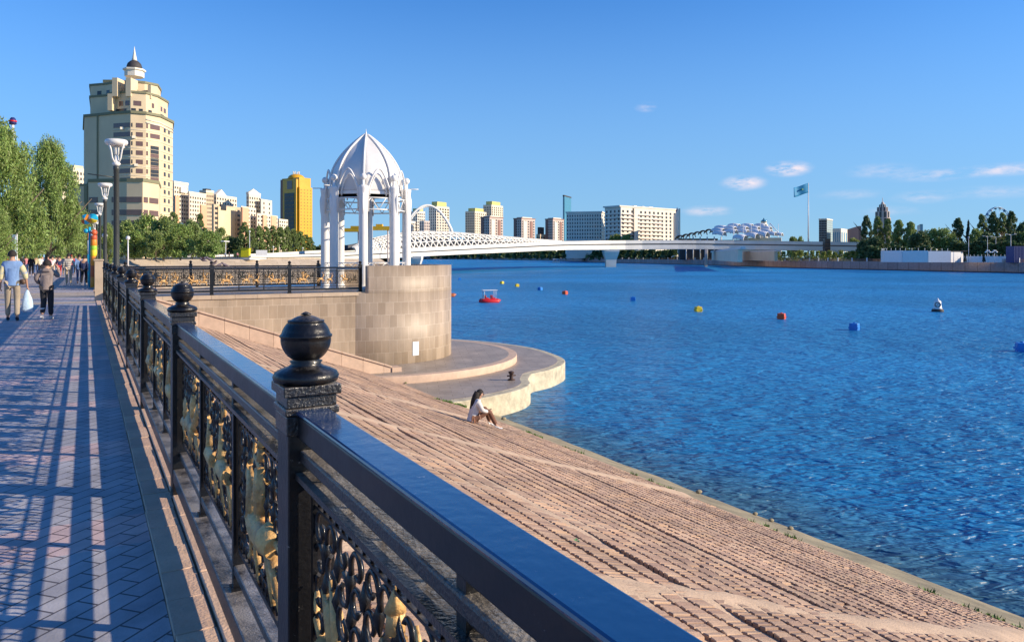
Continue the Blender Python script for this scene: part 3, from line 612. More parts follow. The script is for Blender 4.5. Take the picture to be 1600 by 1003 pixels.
def cuv2(v,p):
    if abs(p.normal.z)>.5: return (v[0],v[1])
    return (math.atan2(v[1]-GC[1],v[0]-GC[0])%(2*math.pi)*RC+.1,v[2]+3.3)
g.build('parapet',m_tile,t,uvf=cuv2)
# lower landing, two tiers
m_deck=tilemat('grey_landing_slabs',(.33,.27,.21),(.38,.31,.245),(.12,.09,.07),.9,.42,.007,uv=False,rot=R(22),rough=.5,stain=.3,bump=.5)
m_edge=mat('limewashed_concrete_edge',(.52,.46,.32),rough=.85,var=.35,scale=2.2,bump=.7,bscale=12)
out=[(10.4,24.3),(11.1,24.25),(12.5,24.45),(13.9,24.9),(15.1,25.55),(15.9,26.4),(16.3,27.2),(16.75,27.85),(17.3,28.5),(18.6,29.1),(20.2,30.4),(21.2,31.9),(21.8,33.8),(22.2,36.2),(22.0,38.6),(21.3,41),(19.9,43.4),(17.5,45.6),(14,46.4),(10.4,46.5)]
oc=[(p.x,p.y) for p in catmull([Vector((a,b,0)) for a,b in out],5)]
t=empty('river_landing',(14,33,-4.5),'low two tier stone landing round the foot of the curved bastion','landing')
g=MB(); g.prism(oc,-5.6,-3.622); g.build('lower_tier',[m_edge],t,bevel=.04)
def inset(poly,d):
    o=[];n=len(poly)
    for i in range(n):
        a=Vector(poly[(i-1)%n]);b=Vector(poly[i]);c=Vector(poly[(i+1)%n])
        nrm=((b-a).normalized()+(c-b).normalized()); nn=Vector((-nrm.y,nrm.x)).normalized(); o.append((b.x+nn.x*d,b.y+nn.y*d))
    return o
oi=[(q.x,q.y) for q in catmull([Vector((a,b,0)) for a,b in inset(out,.38)],5)]
g=MB(); g.prism(oi[:],-3.7,-3.608); g.build('slab_paving',m_deck,t)
g=MB(); g.prism(arc(7.55,0,2*math.pi*(1-1/120),119),-3.75,-3.29,smooth=True); g.build('upper_tier',m_flank,t,bevel=.02)
g=MB(); g.prism(arc(7.15,0,2*math.pi*(1-1/120),119),-3.4,-3.284); g.build('upper_paving',m_deck,t)
# thin plain white plate against the bastion
aa=math.atan2(31.97-GC[1],13.15-GC[0]); aa=math.radians(-77)
pc=Vector((GC[0]+(RC+.012)*math.cos(aa),GC[1]+(RC+.012)*math.sin(aa)))
g=MB(); u=(-math.sin(aa),math.cos(aa)); g.obox(pc,u,(math.cos(aa),math.sin(aa)),.17,.008,-2.95,-2.32)
m_white=mat('white_paint',(.80,.79,.77),rough=.4,var=.05,scale=4,bump=.1,bscale=30)
o=g.build('notice_board',m_white,origin=(pc.x,pc.y,-2.95)); tag(o,'small plain white plate set low against the curved stone bastion wall','plate')
# bollard
bp_=G(799,593.5,-3.6)
t=empty('mooring_bollard',(bp_.x,bp_.y,-3.6),'short dark iron mooring bollard standing on the grey landing','bollard')
m_iron=mat('rusty_dark_iron',(.06,.03,.022),rough=.7,var=.5,scale=8,bump=.5)
g=MB(); g.lathe([(.16,-.01),(.16,.03),(.085,.05),(.075,.22),(.10,.27),(.13,.31),(.12,.35),(.03,.375),(0,.376)],(bp_.x,bp_.y,-3.6),16); g.build('post',m_iron,t)
g=MB(); g.tube([(bp_.x-.2,bp_.y,-3.42),(bp_.x+.2,bp_.y,-3.42)],.03,8); g.build('cross_bar',m_iron,t)
# green tufts at the toe (ground cover)
g=MB(); rnd=random.Random(3)
def tuft(x,y,z,s,n):
    for _ in range(n):
        a=rnd.uniform(0,6.28); r=rnd.uniform(0,s); h=rnd.uniform(.4,1)*s*.9; lx,ly=x+r*math.cos(a),y+r*math.sin(a)
        d=rnd.uniform(0,6.28); w3=.012+.01*rnd.random()
        g.add([(lx-w3*math.sin(d),ly+w3*math.cos(d),z),(lx+w3*math.sin(d),ly-w3*math.cos(d),z),(lx+h*.6*math.cos(d),ly+h*.6*math.sin(d),z+h)],[(0,1,2)])
for k in range(210):
    y=rnd.uniform(-1,24.5); 
    if mn.noise(Vector((y*.55,0,9)))<.02: continue
    x=11.58+rnd.uniform(-.10,.16); tuft(x,y,slz(x)-.03,rnd.uniform(.05,.13),26)
for k in range(26):
    x=rnd.uniform(10.7,11.8); tuft(x,24.15+rnd.uniform(-.1,.05)+(x-11)*.05,slz(x)-.02,rnd.uniform(.06,.16),30)
for k in range(10):
    tuft(rnd.uniform(10.3,11.4),29.0+rnd.uniform(-.4,.2),-3.58,.07,16)
m_grass=mat('fresh_weeds',(.12,.22,.03),rough=.7,var=.4,scale=2,island=.3)
o=tag(g.build('weeds',m_grass,origin=(11.6,10,slz(11.6))),'green weeds growing in the joint above the waterline and at the landing','weeds',kind='stuff')
# stones by the waterline
t=None; rnd=random.Random(8)
for k,(px,py) in enumerate(((1235,828),(787,661),(1205,812),(1092,765),(1180,800))):
    p=G(px,py,WZ+.15); g=MB(); s=rnd.uniform(.05,.08); g.ball((p.x,p.y,slz(p.x)+s*.4),s,8,(1.3,1,.7))
    o=g.build('stone',m_toe,origin=(p.x,p.y,slz(p.x)))
    lab=['brown stone at the waterline, nearest the camera','dark stone at the waterline beside the seated person','brown stone second nearest along the waterline','pale stone in the middle of the waterline apron','flat stone third nearest along the waterline'][k]
    tag(o,lab,'stone','stones along the waterline')
# green litter
p=G(901,851,-1.6); 
for k in range(1): pass
D_=None
# ================================================================ RAILINGS
def finial(c,z,s=1.0,n=32):
    g=MB()
    prof=[(.060,0),(.088,.004),(.092,.018),(.086,.030),(.070,.038),(.050,.045),(.040,.052),(.046,.060)]
    cz=.122
    for i in range(19):
        a=-1.05+ (1.05+1.5)*i/18
        r=.070*math.cos(a); zz=cz+.068*math.sin(a)
        prof.append((r,zz))
        if i==8: prof+= [(r*1.045,zz+.001),(r*1.045,zz+.006)]
        if i==13: prof+= [(r*1.04,zz+.001),(r*1.03,zz+.005)]
    prof+=[(.016,cz+.069),(.008,cz+.075),(0,cz+.078)]
    # keep z ascending
    out=[prof[0]]
    for p in prof[1:]:
        out.append((p[0],max(p[1],out[-1][1]+1e-4)))
    g.lathe([(r*s,z_*s) for r,z_ in out],(c[0],c[1],z),n)
    return g
# cast figures --------------------------------------------------------------
def fig(parts,th=.022):
    """parts: list of (points2d, radii) drawn in panel plane x-z, returned as MB around local y=0"""
    g=MB()
    for pts,rad in parts:
        g.tube([(x,0.0,z) for x,z in pts],[r*.95 for r in rad],10,True)
    g.v=[(x*1.08,y*1.15,(z-.64)*1.2+.64) for x,y,z in g.v]
    return g
def horse(x,z,s,d=1):
    q=lambda L_: [(x+d*a*s,z+b*s) for a,b in L_]
    return [ (q([(-.42,.02),(-.30,.05),(-.1,.0),(.12,.0),(.28,.06)]),[.09*s,.13*s,.105*s,.11*s,.10*s]),
             (q([(.24,.06),(.38,.24),(.46,.36)]),[.10*s,.07*s,.05*s]),
             (q([(.44,.38),(.55,.30),(.62,.24)]),[.055*s,.045*s,.03*s]),
             (q([(.44,.40),(.43,.47)]),[.02*s,.01*s]),
             (q([(.22,-.02),(.42,-.12),(.50,-.30),(.56,-.33)]),[.055*s,.04*s,.025*s,.03*s]),
             (q([(.18,-.05),(.26,-.22),(.16,-.38)]),[.055*s,.035*s,.025*s]),
             (q([(-.34,-.02),(-.42,-.20),(-.58,-.34)]),[.07*s,.04*s,.025*s]),
             (q([(-.28,-.04),(-.26,-.2),(-.34,-.38)]),[.07*s,.04*s,.025*s]),
             (q([(-.42,.06),(-.56,.06),(-.68,-.06)]),[.035*s,.03*s,.01*s])]
def rider(x,z,s,d=1):
    q=lambda L_: [(x+d*a*s,z+b*s) for a,b in L_]
    return [(q([(0,.05),(0,.22),(.03,.36)]),[.08*s,.09*s,.07*s]),(q([(.03,.40),(.04,.50)]),[.055*s,.05*s]),(q([(.03,.50),(.05,.62)]),[.06*s,.01*s]),
            (q([(.02,.33),(.18,.34),(.32,.38)]),[.035*s,.03*s,.025*s]),(q([(.02,.33),(-.14,.3),(-.06,.38)]),[.035*s,.03*s,.02*s]),
            (q([(.30,.20),(.37,.30),(.38,.42),(.32,.54)]),[.012*s,.018*s,.018*s,.01*s]),
            (q([(.02,.06),(.12,-.08),(.04,-.2)]),[.06*s,.045*s,.03*s])]
def deer(x,z,s,d=1):
    q=lambda L_: [(x+d*a*s,z+b*s) for a,b in L_]
    return [(q([(-.28,.04),(-.1,.0),(.14,.04)]),[.10*s,.10*s,.11*s]),(q([(.14,.08),(.24,.28),(.26,.40)]),[.085*s,.055*s,.045*s]),
            (q([(.25,.42),(.38,.37)]),[.05*s,.028*s]),
            (q([(.24,.46),(.14,.58),(.20,.72)]),[.02*s,.02*s,.01*s]),(q([(.26,.46),(.34,.60),(.30,.74)]),[.02*s,.02*s,.01*s]),(q([(.16,.58),(.04,.62)]),[.015*s,.008*s]),
            (q([(.12,-.02),(.22,-.2),(.12,-.42)]),[.05*s,.028*s,.02*s]),(q([(.16,0),(.34,-.14),(.30,-.34)]),[.05*s,.028*s,.02*s]),
            (q([(-.26,0),(-.34,-.18),(-.26,-.42)]),[.06*s,.03*s,.02*s]),(q([(-.22,0),(-.16,-.2),(-.24,-.40)]),[.05*s,.03*s,.02*s]),(q([(-.34,.08),(-.42,.14)]),[.03*s,.015*s])]
def beast(x,z,s,d=1):
    q=lambda L_: [(x+d*a*s,z+b*s) for a,b in L_]
    return [(q([(-.34,-.04),(-.1,.02),(.2,-.02),(.3,.06)]),[.09*s,.10*s,.09*s,.08*s]),(q([(.3,.08),(.40,.2),(.52,.16)]),[.07*s,.065*s,.03*s]),
            (q([(0,.08),(-.14,.28),(-.36,.36)]),[.07*s,.06*s,.015*s]),(q([(.05,.08),(-.02,.3),(-.16,.46)]),[.06*s,.045*s,.015*s]),
            (q([(.24,-.04),(.4,-.16),(.36,-.32)]),[.05*s,.035*s,.03*s]),(q([(-.3,-.06),(-.28,-.24),(-.4,-.34)]),[.06*s,.035*s,.03*s]),(q([(-.34,0),(-.54,.1),(-.5,.26),(-.6,.3)]),[.035*s,.03*s,.025*s,.01*s])]
ZL,ZH=.366,.94
zc=(ZL+ZH)/2
figs=[fig(horse(0,zc-.06,.42)+rider(-.0,zc-.02,.42)), fig(deer(-.20,zc-.05,.40)+deer(.17,zc-.07,.36)), fig(horse(-.10,zc-.07,.36,-1)+rider(-.12,zc-.03,.36,-1)+beast(.24,zc-.10,.34,-1))]
def lattice(W,seed):
    """black cast scrollwork filling the panel, in the x-z plane"""
    g=MB(); rn=random.Random(seed); h=W/2-.02
    g.box((-h,-.012,ZL),(h,.012,ZL+.018)); g.box((-h,-.012,ZH-.018),(h,.012,ZH))
    g.box((-h,-.0118,ZL+.018),(-h+.016,.0118,ZH-.018)); g.box((h-.016,-.0118,ZL+.018),(h,.0118,ZH-.018))
    g.box((-h+.016,-.006,ZL+.058),(h-.016,.006,ZL+.066)); g.box((-h+.016,-.006,ZH-.066),(h-.016,.006,ZH-.058))
    def spiral(cx,cz,r,d,ph):
        pts=[]
        for i in range(15):
            a=ph+d*i*.42; rr=r*(1-.052*i); pts.append((cx+rr*math.cos(a),0,cz+rr*math.sin(a)))
        g.tube(pts,.0075,4)
    nx=9; nz=5
    for i in range(nx):
        for j in range(nz):
            cx=-h+.06+(2*h-.12)*i/(nx-1); cz=ZL+.115+(ZH-ZL-.23)*j/(nz-1)
            spiral(cx+rn.uniform(-.006,.006),cz,.050,1 if (i+j)%2 else -1,rn.uniform(0,6.28))
    for i in range(nx*2-1):   # upright leaves on the lower and upper strips
        cx=-h+.04+(2*h-.08)*i/(nx*2-2)
        g.tube([(cx,0,ZL+.018),(cx+.012,0,ZL+.04),(cx,0,ZL+.06)],[.006,.009,.004],4); g.tube([(cx,0,ZH-.06),(cx-.012,0,ZH-.04),(cx,0,ZH-.018)],[.004,.009,.006],4)
    for i in range(nx-1):     # leaf shaped pieces between scrolls
        for j in range(nz-1):
            cx=-h+.06+(2*h-.12)*(i+.5)/(nx-1); cz=ZL+.115+(ZH-ZL-.23)*(j+.5)/(nz-1)
            g.tube([(cx,0,cz-.04),(cx+rn.uniform(-.008,.008),0,cz),(cx,0,cz+.04)],[.003,.015,.003],5)
    return g
PITCH=3.138; HP=.065; PW=.052
SPAN=PITCH-2*HP; PWD=(SPAN-2*.035)/3-.01
LAT=[mesh_of(lattice(PWD,k),'scroll_panel',m_black) for k in range(3)]
FIG=[mesh_of(f,'gilded_figures',m_gold) for f in figs]
g=MB(); g.box((-HP,-HP,0),(HP,HP,1.115)); g.box((-.075,-.075,1.115),(.075,.075,1.135),1); g.box((-.070,-.070,1.06),(.070,.070,1.114),1); g.box((-.069,-.069,1.1352),(.069,.069,1.168),1); g.box((-.080,-.080,1.1682),(.080,.080,1.196),1); g.box((-.075,-.075,0),(.075,.075,.02))
POST=mesh_of(g,'fence_post',[m_black,m_speck]); FIN=mesh_of(finial((0,0),1.196),'finial',m_black)
def bar(name,x0,x1,hw,z0,z1,m):
    g=MB(); g.box((x0,-hw,z0),(x1,hw,z1)); return g
HS=SPAN/2
RAILS=[('top_rail',m_rail,.046,1.052,1.13),('middle_rail',m_speck,.034,.985,1.02),('panel_rail',m_speck,.046,.942,.958),('lower_rail',m_speck,.025,.267,.302),('bottom_rail',m_speck,.062,.112,.20)]
RM={}
for nm,mm,hw,z0,z1 in RAILS:
    g=bar(nm,-HS,HS,hw,z0,z1,mm)
    if nm=='top_rail':
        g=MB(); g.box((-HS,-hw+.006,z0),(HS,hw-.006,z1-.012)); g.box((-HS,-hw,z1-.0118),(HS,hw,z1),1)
    if nm=='panel_rail':
        for i in range(13): 
            x=-HS+.12+(2*HS-.24)*i/12
            g.tube([(x,0,.958),(x,0,.985)],.006,6)
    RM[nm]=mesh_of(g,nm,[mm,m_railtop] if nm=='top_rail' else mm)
g=MB(); g.box((-.0175,-.026,.202),(.0175,.026,1.05)); g.box((-.03,-.035,.2005),(.03,.035,.212)); BAL=mesh_of(g,'upright',m_black)
g=MB(); g.tube([(0,-.03,.03),(0,-.03,.105)],.02,8); FOOT=None
def inst(name,me,parent,loc,rz=0,bevel=0):
    o=bpy.data.objects.new(name,me); COL.objects.link(o); o.parent=parent; o.location=loc; o.rotation_euler=(0,0,rz)
    if bevel:
        b=o.modifiers.new('bevel','BEVEL'); b.width=bevel; b.segments=2; b.limit_method='ANGLE'; b.angle_limit=R(40)
    return o
def railing(root,spots,dirv,near=0,skip_first_bay=False,zoff=0.0):
    """spots: post positions relative to root in order, dirv unit vector along the run"""
    rz=math.atan2(dirv[1],dirv[0])
    for i,(x,y) in enumerate(spots):
        p=inst('fence_post',POST,root,(x,y,zoff),rz,bevel=.004 if i<near else 0)
        f=inst('finial',FIN,p,(0,0,0))
    for i in range(len(spots)-1):
        a=Vector(spots[i]); b=Vector(spots[i+1]); c=(a+b)/2; sp=(b-a).length; sx=(sp-2*HP)/SPAN
        for nm,mm,hw,z0,z1 in RAILS:
            o=inst(nm,RM[nm],root,(c.x,c.y,zoff),rz,bevel=.006 if (i<near and nm!='panel_rail') else 0); o.scale=(sx,1,1)
        for k in (-1,1):
            d=Vector(dirv)*k*(SPAN*sx/6); o=inst('upright',BAL,root,(c.x+d.x,c.y+d.y,zoff),rz)
        for k in (-1,0,1):
            d=Vector(dirv)*k*(SPAN*sx/3); j=(k+1+(0 if i%2==0 else 0))%3
            o=inst('scroll_panel',LAT[(i+j)%3],root,(c.x+d.x,c.y+d.y,zoff),rz); o.scale=(sx,1,1)
            inst('gilded_figures',FIG[j],o,(0,0,0))
FX=.545
# main run, from behind the camera up to the terrace
t=empty('promenade_railing',(FX,2.143,.0),'black ball topped railing with gilded panels along the promenade, nearest the camera','railing','ornamental black railings')
ys=[2.143+PITCH*k for k in range(-1,9)]
railing(t,[(0,y-2.143) for y in ys],(0,1),near=4)
# terrace run facing the camera
t=empty('terrace_railing',(6,TY0+.36,.0),'black gilded railing along the near edge of the terrace, ending at the stone parapet','railing','ornamental black railings')
xs=[10.75-PITCH*k for k in range(3,-1,-1)]; xs=[.75]+xs if xs[0]-.75>1.5 else xs
railing(t,[(x-6,0) for x in xs],(1,0))
t=empty('terrace_railing',(6,TY1-.36,.0),'black railing along the far edge of the terrace, seen behind the near one','railing','ornamental black railings')
railing(t,[(x-6,0) for x in xs],(1,0))
t=empty('promenade_railing',(FX,42,.0),'black railing continuing along the promenade beyond the terrace','railing','ornamental black railings')
g=MB()
# corner stone pier at the opening
p=Vector((.40,30.3))
t=empty('gate_pier',(.40,30.55,0),'slim beige stone pier at the end of the railing beside the orange totem','pier')
g=MB(); g.box((.27,30.42,0),(.53,30.68,1.42)); g.build('shaft',m_stone,t,bevel=.01)
g=MB(); g.box((.24,30.39,1.4203),(.56,30.71,1.48)); g.build('cap',m_stone,t,bevel=.01)
FARRAIL=t
t=[o for o in COL.objects if o.name=='promenade_railing.001'][0]
railing(t,[(0,PITCH*k-1.2) for k in range(0,9)],(0,1))
# ================================================================ PAVILION
m_pav=mat('pavilion_white_paint',(.80,.78,.74),rough=.42,var=.05,scale=1.5,bump=.1,bscale=25)
m_pavd=mat('pavilion_dome_sheet',(.68,.665,.64),rough=.40,var=.06,scale=1.2,bump=.08,bscale=10)
gx,gy=GC; t=empty('pavilion',(gx,gy,-.03),'white eight column pavilion with a pointed ribbed dome on the round bastion','pavilion')
RG=2.0; VA=[R(22.5+45*k) for k in range(8)]
def pol(r,a,z): return (gx+r*math.cos(a),gy+r*math.sin(a),z)
for a in VA:
    x,y,_=pol(RG,a,0); g=MB()
    g.lathe([(.26,-.03),(.26,.10),(.205,.16),(.215,.3),(.205,4.6),(.215,4.75),(.235,4.85),(.235,4.95),(.12,4.96),(.07,5.0),(.07,5.22)],(x,y,0),20)
    c=g.build('column',m_pav,t)
    g=MB(); g.ball((x,y,5.37),.165,16); g.build('ball',m_pav,c)
    g=MB(); xo,yo,_=pol(RG+.20,a,0); xo2,yo2,_=pol(RG+.23,a,0)
    g.tube([(xo,yo,4.6),(xo,yo,4.35),(xo,yo,3.9),(xo,yo,3.6)],[.02,.075,.05,.01],8); g.build('bracket_ornament',m_pav,c)
def arch(a,b,half,z0,zs,zt,rad,dr,n=12):
    """pointed arch between columns a and b"""
    A=Vector(pol(RG+dr,a,0)); B=Vector(pol(RG+dr,b,0)); c=(A+B)/2; u=(B-A).normalized()
    L1=[(-half,z0),(-half,zs)]; 
    pts=[]
    for i in range(1,n+1):
        th=i/n; x=-half*math.cos(th*math.pi/2*1.0)**1.0 if False else -half*(1-th)**.62 ; z=zs+(zt-zs)*(th**.92)
        pts.append((x,z))
    left=L1+pts; allp=left+[(-x,z) for x,z in left[::-1][1:]]
    g=MB(); g.tube([(c.x+u.x*x,c.y+u.y*x,z) for x,z in allp],rad,6); return g
for k in range(8):
    a,b=VA[k],VA[k]+R(45)
    g=arch(a,b,.54,3.72,4.75,5.80,.045,.06); ar=g.build('pointed_arch',m_pav,t)
    g=arch(a,b,.42,4.5,4.75,5.55,.035,-.10); g.build('inner_arch',m_pav,ar)
    A=Vector(pol(RG,a,0)); B=Vector(pol(RG,b,0))
    g=MB(); 
    for z in (3.84,4.40): g.tube([(A.x,A.y,z),(B.x,B.y,z)],.035,6)
    n=4
    for i in range(n):
        p=A.lerp(B,i/n); q=A.lerp(B,(i+1)/n); z0,z1=(3.84,4.40) if i%2==0 else (4.40,3.84); g.tube([(p.x,p.y,z0),(q.x,q.y,z1)],.022,5)
    g.build('truss_ring',m_pav,t)
    g=MB()
    for z in (1.0,1.28): g.tube([(A.x,A.y,z),(B.x,B.y,z)],.022,6)
    for i in range(n):
        p=A.lerp(B,i/n); q=A.lerp(B,(i+1)/n); z0,z1=(1.0,1.28) if i%2==0 else (1.28,1.0); g.tube([(p.x,p.y,z0),(q.x,q.y,z1)],.016,5)
    g.build('balustrade',m_pav,t)
dp=[(1.76,4.72),(1.76,5.2),(1.66,5.78),(1.45,6.25),(1.10,6.75),(.64,7.22),(.28,7.52),(.02,7.70)]
dp=[(p.x,p.y) for p in catmull([Vector((a,b,0)) for a,b in dp],3)]
for k in range(8):
    a,b=VA[k],VA[k]+R(45); g=MB(); vs=[];m_=6
    for (r,z) in dp:
        for i in range(m_+1):
            tt=i/m_; aa=a+(b-a)*tt; bul=1-.07*math.sin(math.pi*tt)  # panels hollow slightly between the ribs
            vs.append(pol(r*bul,aa,z))
    fs=[(j*(m_+1)+i,j*(m_+1)+i+1,(j+1)*(m_+1)+i+1,(j+1)*(m_+1)+i) for j in range(len(dp)-1) for i in range(m_)]
    g.add(vs,fs,True); o=g.build('dome_panel',m_pavd,t); sm=o.modifiers.new('thick','SOLIDIFY'); sm.thickness=.04
    g=MB(); g.tube([pol(r+.02,a,z) for r,z in dp],[.06]*(len(dp)-1)+[.03],6); g.build('dome_rib',m_pav,t)
g=MB(); g.lathe([(.05,7.66),(.05,7.74),(.02,7.82),(.004,7.98)],(gx,gy,0),8); g.build('spire_tip',m_pav,t)
g=MB(); g.lathe([(1.70,4.60),(1.80,4.60),(1.80,4.74),(1.70,4.74),(1.70,4.60)],(gx,gy,0),8,smooth=False,rot=R(22.5)); g.build('dome_ring',m_pav,t)
for a in (VA[3],VA[7],VA[0],VA[4]):
    g=MB(); g.tube([pol(RG+.15,a,4.97),pol(RG+.6,a,4.97)],.025,6); g.build('lamp_arm',m_pav,t)
# ================================================================ FAR BANKS
LZ=-.5
rb=[(1900,215),(1760,240),(1600,281),(1450,325),(1300,383),(1180,480),(1080,600),(960,790),(870,1250),(760,1800),(640,2500)]
rbw=[rf((px-800)/FPX*D,D,0) for px,D in rb]
g=MB(); n=len(rbw)
farp=[rf(-700,7000,0),rf(5000,7000,0),rf(3000,150,0)]
poly=[(p.x,p.y) for p in rbw]+[(p.x,p.y) for p in farp]
g.add([(x,y,LZ) for x,y in poly],[tuple(range(len(poly)))[::-1]]); st('right_bank_ground',g,m_earth)
m_emb=tilemat('pinkish_embankment_panels',(.36,.27,.24),(.44,.34,.30),(.14,.10,.09),6.0,4.5,.12,rough=.8,stain=.25,bump=.2)
m_dark=mat('wet_dark_base',(.04,.035,.03),rough=.6)
g=MB(); vs=[];fs=[];acc_=0;ul=[]
for i,p in enumerate(rbw):
    if i: acc_+=(p-rbw[i-1]).length
    ul.append(acc_)
for i in range(n-1):
    a,b_=rbw[i],rbw[i+1]; d=(b_-a).normalized(); nn=Vector((d.y,-d.x,0))
    if nn.dot(Vector((0,0,0))-a)<0: nn=-nn
    q=[a+nn*.2,b_+nn*.2,b_-nn*1.2,a-nn*1.2]
    g.prism([(v.x,v.y) for v in q],WZ-.5,LZ+.05)
def euv(v,p):
    best=0;bd=1e9
    for i in range(n-1):
        a,b_=rbw[i],rbw[i+1]; d=b_-a; tt=max(0,min(1,(Vector((v[0],v[1],0))-a).dot(d)/d.length_squared)); q=a+d*tt
        dd=(q-Vector((v[0],v[1],0))).length
        if dd<bd: bd=dd;best=ul[i]+d.length*tt
    return (best,v[2]-WZ)
o=g.build('river_embankment',m_emb,origin=(rbw[3].x,rbw[3].y,WZ),uvf=euv); tag(o,'long low pinkish stone embankment wall along the far right bank','embankment')
g=MB()
for i in range(n-1):
    a,b_=rbw[i],rbw[i+1]; d=(b_-a).normalized(); nn=Vector((d.y,-d.x,0)); nn=nn if nn.dot(-a)>0 else -nn
    q=[a+nn*.9,b_+nn*.9,b_-nn*.5,a-nn*.5]; g.prism([(v.x,v.y) for v in q],WZ-.3,WZ+.35)
st('dark_waterline_ledge',g,m_dark)
# railing on the right bank: white posts and thin brownish rails
m_brown=mat('brown_railing_paint',(.24,.13,.09),rough=.6,var=.3)
m_wp=mat('white_metal_paint',(.75,.75,.74),rough=.4,var=.08)
t=empty('embankment_railing',(rbw[3].x,rbw[3].y,LZ),'brown lattice railing with white posts on top of the far right embankment','railing')
g=MB(); posts=MB()
cnt=0
for i in range(n-3):
    a,b_=rbw[i],rbw[i+1]; L_=(b_-a).length; d=(b_-a)/L_
    for z in (.25,.75,1.25): g.tube([a+Vector((0,0,LZ+z)),b_+Vector((0,0,LZ+z))],.06,4)
    k=0
    while k<L_:
        q=a+d*k
        if cnt%5==0: 
            pp=MB(); pp.obox((q.x,q.y),d,(-d.y,d.x),.22,.22,LZ,LZ+1.75); pp.build('white_post',m_wp,t)
        else: g.obox((q.x,q.y),d,(-d.y,d.x),.05,.05,LZ,LZ+1.3)
        for dx in (.5,1.0,1.5):
            q2=q+d*dx; g.obox((q2.x,q2.y),d,(-d.y,d.x),.025,.025,LZ+.2,LZ+1.25)
        k+=2.0+ (0 if i<5 else 2); cnt+=1
g.build('lattice_panel',m_brown,t)
# left bank beyond the terrace
LB=[(.84,150),(3,158),(14,168),(30,176),(52,189),(75,210)]
m_bank=tilemat('beige_bank_slabs',(.47,.38,.27),(.54,.44,.32),(.3,.24,.17),3.0,2.0,.03,uv=False,rough=.8,stain=.2,bump=.15)
g=MB(); vs=[]
for x,y in LB: vs+=[(x,y,1.1),(x+7,y-9.5,WZ-.2)]
g.add([(.84-200,150,1.1),(.84-200,140.5,.0)]+[],[]) 
g=MB(); g.add(vs,[(2*i,2*i+1,2*i+3,2*i+2) for i in range(len(LB)-1)])
g.add([(-600,150,1.1),(-600,140,.0),(7.84,140.5,.0),(.84,150,1.1)],[(0,1,2,3)])
g.add([(7.84,140.5,.0),(7.84,140.5,WZ-.2),(0.8,150,1.1)],[(0,1,2)])
st('left_bank_slope',g,m_bank)
g=MB(); lp=[(-900,150)]+LB+[(170,480),(564,1404),(2300,5200),(-3000,6000)]
g.add([(x,y,1.1) for x,y in lp],[tuple(range(len(lp)))]); st('left_bank_ground',g,m_earth)
m_thinblack=mat('thin_dark_rail_paint',(.05,.04,.035),rough=.5)
g=MB()
def frun(pts,z,h,step,g,r=.03):
    for i in range(len(pts)-1):
        a=Vector((*pts[i],0)); b_=Vector((*pts[i+1],0)); L_=(b_-a).length; d=(b_-a)/L_
        for zz in (z+.15,z+h): g.tube([a+Vector((0,0,zz)),b_+Vector((0,0,zz))],.04,4)
        k=0
        while k<L_: q=a+d*k; g.obox((q.x,q.y),d,(-d.y,d.x),r,r,z,z+h); k+=step
frun([(-30,151.5),(.84,150.5),(3,158.5),(14,168.5),(30,176.5)],1.1,1.15,.55,g)
tag(g.build('bank_railing',m_thinblack,origin=(3,158,1.1)),'thin dark picket railing on top of the beige slope behind the terrace','railing')
# ================================================================ BUILDINGS
def bmat(n,c,v=.08,r=.7): return mat(n,c,rough=r,var=v,scale=.15)
m_glass=mat('dark_window_glass',(.03,.034,.04),rough=.25,var=.5,scale=.4,ior=1.45)
m_glassb=mat('brown_window_glass',(.13,.075,.06),rough=.2,var=.5,scale=.4,ior=1.6)
m_cream=bmat('cream_render',(.72,.57,.36)); m_cream2=bmat('pale_cream_render',(.76,.66,.50)); m_peach=bmat('peach_render',(.74,.42,.25))
m_olive=bmat('olive_cornice',(.22,.21,.12)); m_wht=bmat('white_render',(.78,.71,.58)); m_grey=bmat('pinkish_grey_render',(.58,.47,.41))
m_tan=bmat('tan_render',(.58,.44,.29)); m_gold2=bmat('amber_cladding',(.74,.37,.015),.06,.35); m_yroof=bmat('yellow_roof_sheet',(.62,.55,.18)); m_brick=bmat('red_brown_tile',(.30,.16,.13))
m_blueg=mat('blue_curtain_glass',(.06,.22,.32),rough=.12,var=.2,scale=.1,ior=1.8); m_navy=bmat('navy_roof',(.03,.06,.16)); m_dkroof=bmat('dark_roof',(.05,.045,.045))
UW={}
def unitwin(m,name='window',dep=.5):
    k=(m.name,name)
    if k not in UW:
        g=MB(); g.box((-.5,-.5,-.5),(.5,.5,.5)); UW[k]=mesh_of(g,name,m)
    return UW[k]
